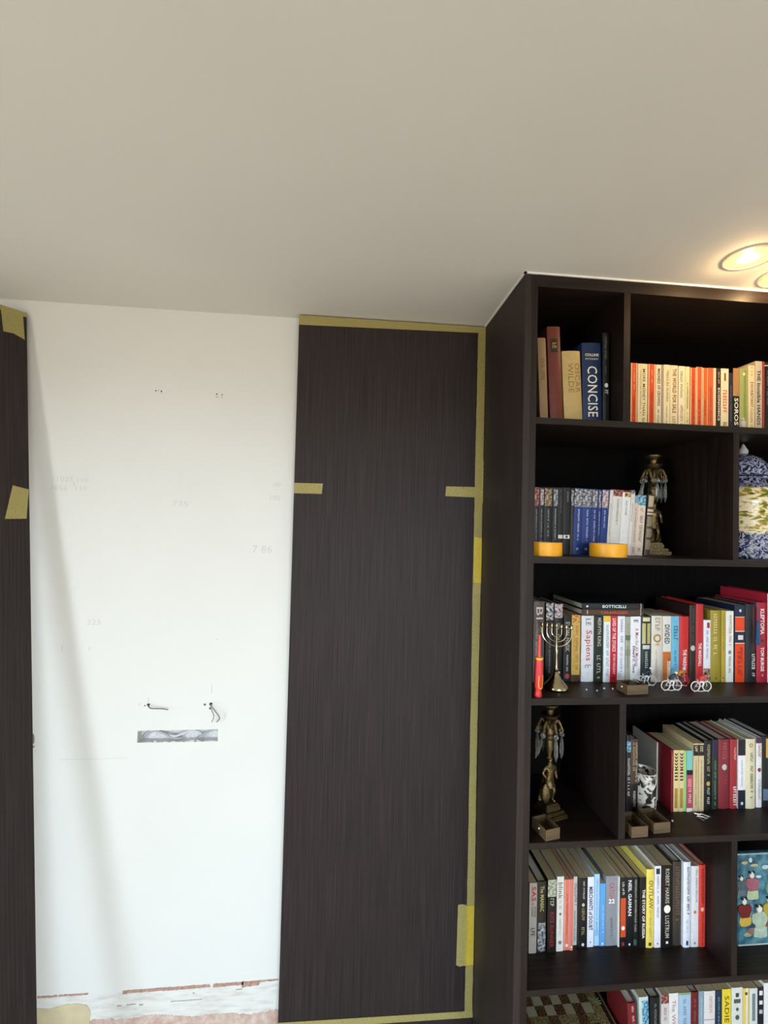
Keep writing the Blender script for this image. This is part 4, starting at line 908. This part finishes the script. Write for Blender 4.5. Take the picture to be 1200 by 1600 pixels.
# ------------------------------------------------------------------ third shelf: screwdriver, candelabra, riders, box, crumbs
sc = thing('screwdriver', 'red and yellow screwdriver standing upright at the left of third shelf', 'screwdriver', (0.5565, 0.0155, SH['C']+.0004), (0.02, 0.0, 0.5))
RED_P = mat('d8383c', 0.4, name='red_plastic'); YEL_P = mat('f0c63a', 0.4, name='yellow_plastic')
MB().lathe([(.0105, .0), (.0112, .003), (.0105, .009), (.0088, .017), (.0092, .022)], n=24).build('end_cap', mat('d02a2a', 0.35), sc, True)
MB().lathe([(.0092, .022), (.0112, .028), (.0116, .06), (.0110, .09), (.0100, .102), (.0090, .105)], n=24).build('handle', RED_P, sc, True)
MB().lathe([(.0102, .1025), (.0116, .1035), (.0116, .1075), (.006, .1085)], n=24).build('collar', YEL_P, sc, True)
MB().lathe([(.0055, .1075), (.0046, .125), (.0040, .150), (.0034, .168), (.0028, .170)], n=16).build('shaft', mat('e04a48', 0.4), sc, True)
for s in (-1, 1):
    MB().tube([(s*.0075, -.0086, .060), (s*.0085, -.0080, .045), (s*.0078, -.0080, .030), (s*.005, -.0098, .025), (0, -.0108, .0235)], .0013, 6).build('grip_inlay', YEL_P, sc, True)

cd = thing('seven_armed_candelabra', 'small brass seven-armed candelabra standing behind the screwdriver', 'candelabra', (0.634, 0.068, SH['C']+.0004), (0, 0, -0.55))
base = MB().lathe([(.001, .0), (.036, .0), (.037, .006), (.033, .013), (.024, .022), (.015, .033), (.0085, .044), (.006, .054)], n=8, sy=.85)
base.build('foot', BRASS, cd, 'all')
MB().lathe([(.006, .052), (.0075, .057), (.0048, .062), (.0052, .075), (.0036, .098), (.0058, .112), (.0034, .118), (.003, .140), (.0026, .178)], n=14).build('stem', BRASS, cd, True)
for i, R in enumerate((.0135, .027, .0405)):
    for s in (-1, 1):
        zt = .176; zb_ = zt-.012-R
        path = [(s*R*math.sin(a), 0, zt-.012-R*math.cos(a)) for a in [PI/2*q/10 for q in range(11)]] + [(s*R, 0, zt)]
        arm = MB().tube(path, .0020, 8).build('arm', BRASS, cd, True)
        MB().lathe([(.0018, .0), (.0048, .003), (.0038, .006), (.0044, .012), (.0056, .013), (.0036, .0135), (.003, .004)], (s*R, 0, zt), n=12).build('candle_cup', BRASS, arm, True)
MB().lathe([(.0018, .0), (.0048, .003), (.0038, .006), (.0044, .012), (.0056, .013), (.0036, .0135), (.003, .004)], (0, 0, .178), n=12).build('candle_cup', BRASS, cd, True)

WALNUT = ramp_mat('walnut', [(0.3, '463522'), (0.5, '5f4c34'), (0.7, '735c40')], scale=(1, 30, 30), nscale=6, rough=0.6)
WALNUT_IN = mat('3a2c20', 0.8, name='stained_inside')
def drawer(x, y, z, w, d, h, rz, label, knob=True):
    t = thing('little_drawer', label, 'drawer', (x, y, z+.0004), (0, 0, rz), 'little wooden drawers')
    th = .0022
    MB().box(0, w, 0, th, 0, h).build('front', WALNUT, t); MB().box(0, w, d-th, d, 0, h).build('back', WALNUT, t)
    MB().box(0, th, th, d-th, 0, h).build('side', WALNUT, t); MB().box(w-th, w, th, d-th, 0, h).build('side', WALNUT, t)
    MB().box(th, w-th, th, d-th, 0, th).build('bottom', WALNUT_IN, t)
    if knob: MB().sphere((-.0016, d*.45, h*.62), .0024, 10, 8).build('knob', mat('f0eee8', 0.25), t, True)
    return t
drawer(0.8200, 0.0165, SH['C'], .066, .046, .027, 0.06, 'little open wooden drawer holding metal bits on third shelf')
drawer(0.5805, 0.003, SH['D'], .046, .062, .030, 0.22, 'little wooden drawer at the foot of the warrior candlestick')
drawer(0.8290, 0.003, SH['D'], .050, .066, .030, 0.05, 'little wooden drawer against the divider on fourth shelf', False)
drawer(0.9040, 0.016, SH['D'], .052, .066, .030, 0.06, 'little wooden drawer in front of the mug', False)
# metal bits in the drawer
hb = thing('metal_hinge', 'shiny metal fitting lying in the third-shelf wooden drawer', 'hinge', (0.853, 0.040, SH['C']+.018), (0.3, 0.2, 0.4))
MB().bevel_box(-.014, .010, -.006, .006, 0, .010, .002).build('plate', SILVER, hb, True)
MB().tube([(-.016, 0, .012), (0, .004, .016), (.016, 0, .010)], .005, 10).build('barrel', SILVER, hb, True)

def rider_mesh(jersey, lower):
    V = [(-.006, 0, .035), (.002, 0, .042), (.009, 0, .0455), (.0125, 0, .0475), (.0155, 0, .0505),
         (.009, -.0045, .0445), (.0115, -.0055, .038), (.0165, -.0055, .0335), (.009, .0045, .0445), (.0115, .0055, .038), (.0165, .0055, .0335),
         (-.005, -.004, .033), (.0055, -.0045, .0275), (.001, -.0045, .0155), (.004, -.0045, .0135), (-.005, .004, .033), (.006, .0045, .0315), (.0005, .0045, .0215), (.0035, .0045, .0195)]
    E_ = [(0, 1), (1, 2), (2, 3), (3, 4), (2, 5), (5, 6), (6, 7), (2, 8), (8, 9), (9, 10), (0, 11), (11, 12), (12, 13), (13, 14), (0, 15), (15, 16), (16, 17), (17, 18)]
    R_ = [.0052, .0052, .005, .0022, .0042, .0026, .0018, .0014, .0026, .0018, .0014, .0036, .0026, .0016, .0014, .0036, .0026, .0016, .0014]
    def region(c):
        if c.x > .0125 and c.z > .047: return 2
        if c.z < .0335 and c.x < .011: return 1
        return 0 if c.x < .014 else 1
    return skin_mesh('rider', V, E_, R_, [mat(jersey, 0.4), mat(lower, 0.4), mat('e8d8c8', 0.4)], 0, 1, region)
def cyclist(x, y, rz, jersey, lower, cap, tyre, label):
    t = thing('toy_cyclist', label, 'figurine', (x, y, SH['C']+.0004), (0, 0, rz), 'little racing cyclist figurines')
    for xc in (-.0175, .0185):
        w = MB().torus((xc, 0, .0160), .0135, .0014, 'y', 28, 6).build('wheel', mat(tyre, 0.35), t, True)
        mb = MB()
        for k in range(6):
            a = PI*k/6; c, s = math.cos(a)*.0128, math.sin(a)*.0128
            mb.tube([(xc-c, 0, .016-s), (xc+c, 0, .016+s)], .00025, 4)
        mb.lathe([(.0012, -.001), (.0016, 0), (.0012, .001)], n=8).build('spokes', SILVER, w)
    mb = MB(); fr = .0008
    for a, b in [((-.0175, .016), (.0005, .0145)), ((-.0175, .016), (-.006, .030)), ((-.006, .030), (.0005, .0145)), ((.0005, .0145), (.0145, .030)), ((-.006, .029), (.0145, .030)), ((.0185, .016), (.0145, .033))]:
        mb.tube([(a[0], 0, a[1]), (b[0], 0, b[1])], fr, 6)
    mb.tube([(.0165, -.0065, .0335), (.0145, 0, .033), (.0165, .0065, .0335)], .0008, 6)
    mb.build('frame', mat('d8d8d8', 0.3, 0.3), t, True)
    MB().tube([(-.022, 0, .0012), (-.012, 0, .0028), (0, 0, .0010), (.012, 0, .0028), (.024, 0, .0012)], .0013, 6).build('stand', mat('e8e6e4', 0.35), t, True)
    obj('rider', rider_mesh(jersey, lower), t)
    MB().sphere((.0150, 0, .0525), .0044, 12, 8, sz=.8).build('cap', mat(cap, 0.4), t, True)
cyclist(0.927, 0.088, -0.05, '1c2238', 'd8d8dc', 'f0f0f0', 'c8c8c8', 'toy racing cyclist in navy jersey beside the wooden drawer')
cyclist(0.9760, 0.046, 0.0, '3a3a34', 'e8e4dc', 'efe6d0', 'e2e0dc', 'toy racing cyclist in dark and white kit with white wheels')
cyclist(1.030, 0.083, 0.0, 'c8862a', '3a3a48', 'e8d8c8', 'b83040', 'toy racing cyclist in golden jersey behind the others')
cyclist(1.061, 0.036, 0.0, 'd83a3e', 'e8e4e0', '2a2226', 'e8e6e2', 'toy racing cyclist in red jersey, rightmost of the four')
for k, (x, y) in enumerate([(0.7211, .0552), (0.7484, .0469), (0.7801, .0641), (0.8048, .0609)]):
    r_ = random.Random(60+k); mb = MB().sphere((0, 0, .0022), .0030, 7, 5, sx=r_.uniform(.6, 1.2), sy=.8, sz=.75)
    mb.v = [(p[0]+r_.uniform(-.0006, .0006), p[1], p[2]+r_.uniform(-.0003, .0003)) for p in mb.v]
    tag(mb.build('plaster_crumb', mat('e8e4da', 0.8), None, True, (x, y, SH['C']+.0004)), ['white crumb nearest the candelabra on third shelf', 'white crumb, second from the candelabra on third shelf', 'white crumb, third from the candelabra on third shelf', 'white crumb closest to the third-shelf wooden drawer'][k], 'crumb', 'white crumbs on third shelf')
# blue tassel hanging between two books
ts = thing('bookmark_tassel', 'blue tassel hanging in front of the crimson third-shelf book', 'tassel', (1.3035, 0.100, 1.3500))
BLUE_T = mat('24507e', 0.7, var=0.2, vscale=300, name='blue_thread')
MB().tube([(-.004, .006, .130), (-.002, -.001, .118), (0, -.002, .09), (.001, 0, .077)], .0013, 6).build('cord', BLUE_T, ts, True)
MB().sphere((.001, 0, .072), .0052, 12, 8).build('knot', BLUE_T, ts, True)
mb = MB()
for k in range(14):
    a = 2*PI*k/14; mb.tube([(.001+.0025*math.cos(a), .0025*math.sin(a), .070), (.001+.0045*math.cos(a), .003*math.sin(a), .045), (.001+.0055*math.cos(a+.1), .0035*math.sin(a), .006*(k % 3)/2)], .0011, 5)
mb.build('fringe', BLUE_T, ts, True)

# ------------------------------------------------------------------ fourth shelf: mug, pins
mg = thing('printed_tumbler', 'white handleless ceramic mug with dark ink pictures on fourth shelf', 'mug', (0.9570, 0.137, SH['D']+.0004))
INK = ramp_mat('ink_print', [(0.40, '2a2424'), (0.46, '6a6460'), (0.50, 'dcd8d0'), (0.7, 'e4e0d8')], scale=(1, 1, 0.9), nscale=60, detail=7, dist=0.8, rough=0.2)
MB().lathe([(.0005, .001), (.031, .0), (.0335, .003), (.0345, .02), (.0350, .112), (.0342, .1145), (.0325, .112), (.032, .02), (.0305, .006), (.0005, .005)], n=40).build('body', INK, mg, 'all')
MB().torus((0, 0, .1130), .0338, .0014, 'z', 40, 8).build('rim', mat('e6e2da', 0.2), mg, True)
for k, (x, y, rz, L) in enumerate([(1.090, .068, 1.9, .022), (1.102, .078, -.5, .024), (1.098, .092, 2.7, .018), (1.118, .084, -.75, .026), (1.108, .070, .3, .016)]):
    p = MB().tube([(-L/2, 0, .0024), (L/2-.002, 0, .0024)], .0021, 8).lathe([(.0024, -.0012), (.0024, .0012)], (L/2, 0, .0024), 8)
    tag(p.build('shelf_pin', SILVER, None, True, (x, y, SH['D']+.0004), (0, 0, rz)),
        ['leftmost loose silver shelf pin before the tan fourth-shelf books', 'silver shelf pin lying slanted, second in the little heap', 'short silver shelf pin at the back of the heap', 'rightmost loose silver shelf pin lying slanted', 'silver shelf pin lying crosswise in the heap'][k], 'shelf pin', 'loose silver shelf pins')
tag(MB().sphere((0, 0, .0025), .0028, 10, 7, sz=.9).build('white_bead', mat('e8e4dc', 0.4), None, True, (0.9973, .0648, SH['D']+.0004)), 'single small white bead at the foot of the maroon book', 'bead')

# ------------------------------------------------------------------ top shelf ornament
og = thing('glass_ornament', 'tiny pale glass ornament standing before the green top-shelf paperback', 'ornament', (1.1985, 0.045, SH['A']+.0004))
GLASSY = mat('e4e0d8', 0.12, name='milk_glass', **{'Transmission Weight': 0.35})
MB().lathe([(.0005, 0), (.009, .0), (.0095, .003), (.007, .007), (.0085, .014), (.0095, .021), (.007, .028), (.0005, .031)], n=16).build('body', GLASSY, og, True)
MB().sphere((0, 0, .034), .0055, 12, 8).build('head', GLASSY, og, True)

# ------------------------------------------------------------------ picture on the fifth shelf
PXW, PH_ = 0.25, 0.268
pc = thing('painted_panel', 'blue lacquer picture of playing children at right of fifth shelf', 'picture', (1.2275, 0.0850, SH['E']+.0008), (-0.03, 0, 0))
BLUE_BG = ramp_mat('blue_lacquer', [(0.34, '1e4258'), (0.46, '346478'), (0.55, '4f8090'), (0.66, '6a9494')], nscale=30, detail=6, rough=0.3, bump=0.3)
MB().bevel_box(0, PXW, 0, .014, 0, PH_, .002).build('board', BLUE_BG, pc, True)
MB().box(.001, PXW-.001, -.0015, .012, .0004, .0040).build('lower_edge', mat('c8d0d0', 0.4), pc)
MB().box(.001, PXW-.001, -.001, .012, PH_-.004, PH_-.0005).build('upper_edge', mat('9ab4b4', 0.4), pc)
U = 0.268/950.0      # photo detail units to metres on this board
def blob(name, cx, cz, rx, rz, m, dep=.002, n=14, seed=0, rect=0.0):
    r_ = random.Random(seed+int(cx)); pts = []
    for k in range(n):
        a = 2*PI*k/n; c, s = math.cos(a), math.sin(a)
        if rect: c = math.copysign(abs(c)**(1-rect), c); s = math.copysign(abs(s)**(1-rect), s)
        q = r_.uniform(.9, 1.08); pts.append(((cx-385+rx*c*q)*U, PH_-(cz-150-rz*s*q)*U))
    return MB().prism(pts, -dep, .001, 'y').build(name, m, pc)
def C_(h): return mat(h, 0.35, var=0.15, vscale=80)
for k, (cx, cz, rx, rz, h) in enumerate([(480, 245, 38, 16, 'b8a878'), (590, 275, 46, 15, 'c0ac80'), (550, 220, 22, 26, 'b8ccd0'), (640, 395, 34, 16, 'b8ccd4'), (560, 950, 70, 34, '8a6a68'), (640, 940, 60, 44, '7a5c5c'), (500, 985, 50, 24, 'a8a080'), (590, 630, 22, 16, '1c3a50'), (545, 700, 26, 36, '6a7a88'), (680, 900, 60, 60, '8a7068'), (720, 300, 40, 22, 'b8c8cc'), (760, 520, 40, 60, '5a8a6a')]):
    blob('cloud_or_rock', cx, cz, rx, rz, C_(h), .0015, 12, k)
def child_fig(cx, cz, jacket, trousers, s=1.0, seed=0):
    blob('trousers', cx+8*s, cz+185*s, 62*s, 48*s, C_(trousers), .0025, 12, seed, .4)
    blob('jacket', cx+5*s, cz+90*s, 56*s, 66*s, C_(jacket), .0032, 12, seed+1, .35)
    blob('sleeve', cx-45*s, cz+75*s, 22*s, 44*s, C_(jacket), .0028, 10, seed+2)
    blob('sleeve', cx+55*s, cz+75*s, 22*s, 40*s, C_(jacket), .0028, 10, seed+3)
    blob('face', cx, cz, 24*s, 30*s, C_('d8d4c4'), .0038, 14, seed+4)
    blob('hair', cx-20*s, cz-22*s, 13*s, 11*s, C_('20221f'), .0042, 10, seed+5)
    blob('hair', cx+20*s, cz-24*s, 12*s, 10*s, C_('20221f'), .0042, 10, seed+6)
child_fig(556, 370, '9a5a6a', 'b0bc98', 1.12, 10)
child_fig(462, 640, '6e1c22', 'c8a84a', 1.12, 30)
child_fig(635, 725, 'a8b8a4', 'b0c0ac', 1.3, 50)
child_fig(432, 400, '4a5a60', '5a6a70', 0.8, 70)
child_fig(760, 640, 'b0943a', '8a4a3a', 1.15, 90)

# ------------------------------------------------------------------ inlaid games board on the bottom shelf
gb = thing('inlaid_games_board', 'inlaid mosaic games board lying flat at left of bottom shelf', 'games board', (0, 0, 0))
BZ = 0.130
GX1 = 0.921
MB().bevel_box(0.548, GX1, 0.035, 0.325, SH['F']+.0005, BZ-.0015, .003).build('case', mat('3a2620', 0.35), gb, True)
IV = mat('b8b094', 0.3, var=0.06, vscale=60, name='bone_inlay')
DK = ramp_mat('dark_mosaic', [(0.38, '2a1612'), (0.5, '5a2a20'), (0.56, 'b09a6a'), (0.6, '3a1c16')], nscale=260, detail=2, rough=0.3)
ST = ramp_mat('pale_mosaic', [(0.36, '3a2418'), (0.46, '8a7444'), (0.52, 'd0c490'), (0.6, '4a3420')], nscale=240, detail=2, rough=0.3)
S_ = 0.0318; gx0 = 0.5485
for j in range(8):
    for i in range(11):
        xa = 0.7690 + (i-7)*S_; yb_ = 0.2340 + (j-5)*S_
        if xa < 0.550 or xa+S_ > GX1 or yb_ < 0.04 or yb_+S_ > 0.322: continue
        m_ = IV if (i+j) % 2 == 0 else DK
        if i >= 10 : m_ = ST
        if j <= 4: m_ = ST if (i+j) % 3 else DK
        MB().box(xa+.0005, xa+S_-.0005, yb_+.0005, yb_+S_-.0005, BZ-.002, BZ).build('tile', m_, gb)
for k in range(12):   # star in the corner field
    a = 2*PI*k/12; cx, cy = 0.885, 0.268
    MB().prism([(cx, cy), (cx+.010*math.cos(a-.2), cy+.010*math.sin(a-.2)), (cx+.019*math.cos(a), cy+.019*math.sin(a)), (cx+.010*math.cos(a+.2), cy+.010*math.sin(a+.2))], BZ-.001, BZ+.0006, 'z').build('star_inlay', IV if k % 2 else mat('7a9a5a', 0.3), gb)
MB().box(GX1-.012, GX1-.0085, 0.036, 0.324, BZ-.001, BZ+.0012).build('edge_stringing', mat('8a7868', 0.4), gb)

# ------------------------------------------------------------------ cables in the wall
CABLE = mat('b4b4b8', 0.5, name='grey_cable'); CABLE_D = mat('6e6a68', 0.5, name='dark_wire')
ya = WALL_Y + 0.012
def cable(path, r, m, label):
    # smooth the path
    P = [Vector(p) for p in path]; out = []
    for i in range(len(P)-1):
        p0, p1, p2, p3 = P[max(i-1, 0)], P[i], P[i+1], P[min(i+2, len(P)-1)]
        for k in range(6):
            s = k/6; out.append(0.5*((2*p1)+(p2-p0)*s+(2*p0-5*p1+4*p2-p3)*s*s+(3*p1-p0-3*p2+p3)*s**3))
    out.append(P[-1])
    return tag(MB().tube(out, r, 8).build('cable', m, None, True), label, 'cable', 'loose cables in the white wall')
cable([(-.648, ya+.012, .958), (-.62, ya+.004, .984), (-.585, ya, .980), (-.555, ya, .964), (-.535, ya+.004, .957), (-.52, ya+.01, .956)], .0042, CABLE, 'pale grey cable curving through the left half of the wall slot')
cable([(-.60, ya+.012, .985), (-.57, ya+.006, .972), (-.54, ya, .966), (-.52, ya, .972), (-.49, ya+.002, .982), (-.465, ya+.006, .976), (-.45, ya+.01, .960)], .0036, mat('d8d8da', 0.5), 'white cable snaking across the middle of the wall slot')
cable([(-.47, ya+.01, .955), (-.455, ya, .963), (-.43, ya, .980), (-.405, ya+.006, .985), (-.399, ya+.012, .98)], .0032, CABLE, 'grey cable bending at the right end of the wall slot')
def wire_hole(x, z, r):
    disc_y('cable_hole', x, z, r, HOLE); disc_y('cable_hole', x+.001, z-r*1.2, r*.6, mat('5a5450', .9))
wire_hole(-.6255, 1.0765, .0048); wire_hole(-.4225, 1.0765, .0055); disc_y('screw_hole', -.6365, 1.0735, .0022, HOLE); disc_y('screw_hole', -.4425, 1.0750, .0042, mat('6a6460', .9)); disc_y('screw_hole', -.425, 1.062, .0035, mat('5a5450', .9))
yw = WALL_Y
cable([(-.6255, yw+.004, 1.0775), (-.622, yw-.012, 1.0785), (-.612, yw-.018, 1.072), (-.600, yw-.014, 1.0685), (-.578, yw-.010, 1.0665), (-.556, yw-.016, 1.0655)], .0016, CABLE_D, 'thin grey wire poking from the left hole above the slot')
cable([(-.422, yw+.004, 1.077), (-.418, yw-.010, 1.073), (-.404, yw-.018, 1.060), (-.392, yw-.020, 1.046), (-.388, yw-.018, 1.034), (-.398, yw-.014, 1.022)], .0020, mat('8a8a8a', .5), 'thick grey wire looping from the right hole above the slot')
cable([(-.424, yw+.003, 1.066), (-.418, yw-.008, 1.060), (-.410, yw-.012, 1.048), (-.409, yw-.012, 1.036), (-.415, yw-.010, 1.020)], .0011, CABLE_D, 'thin dark wire hanging from the right hole above the slot')
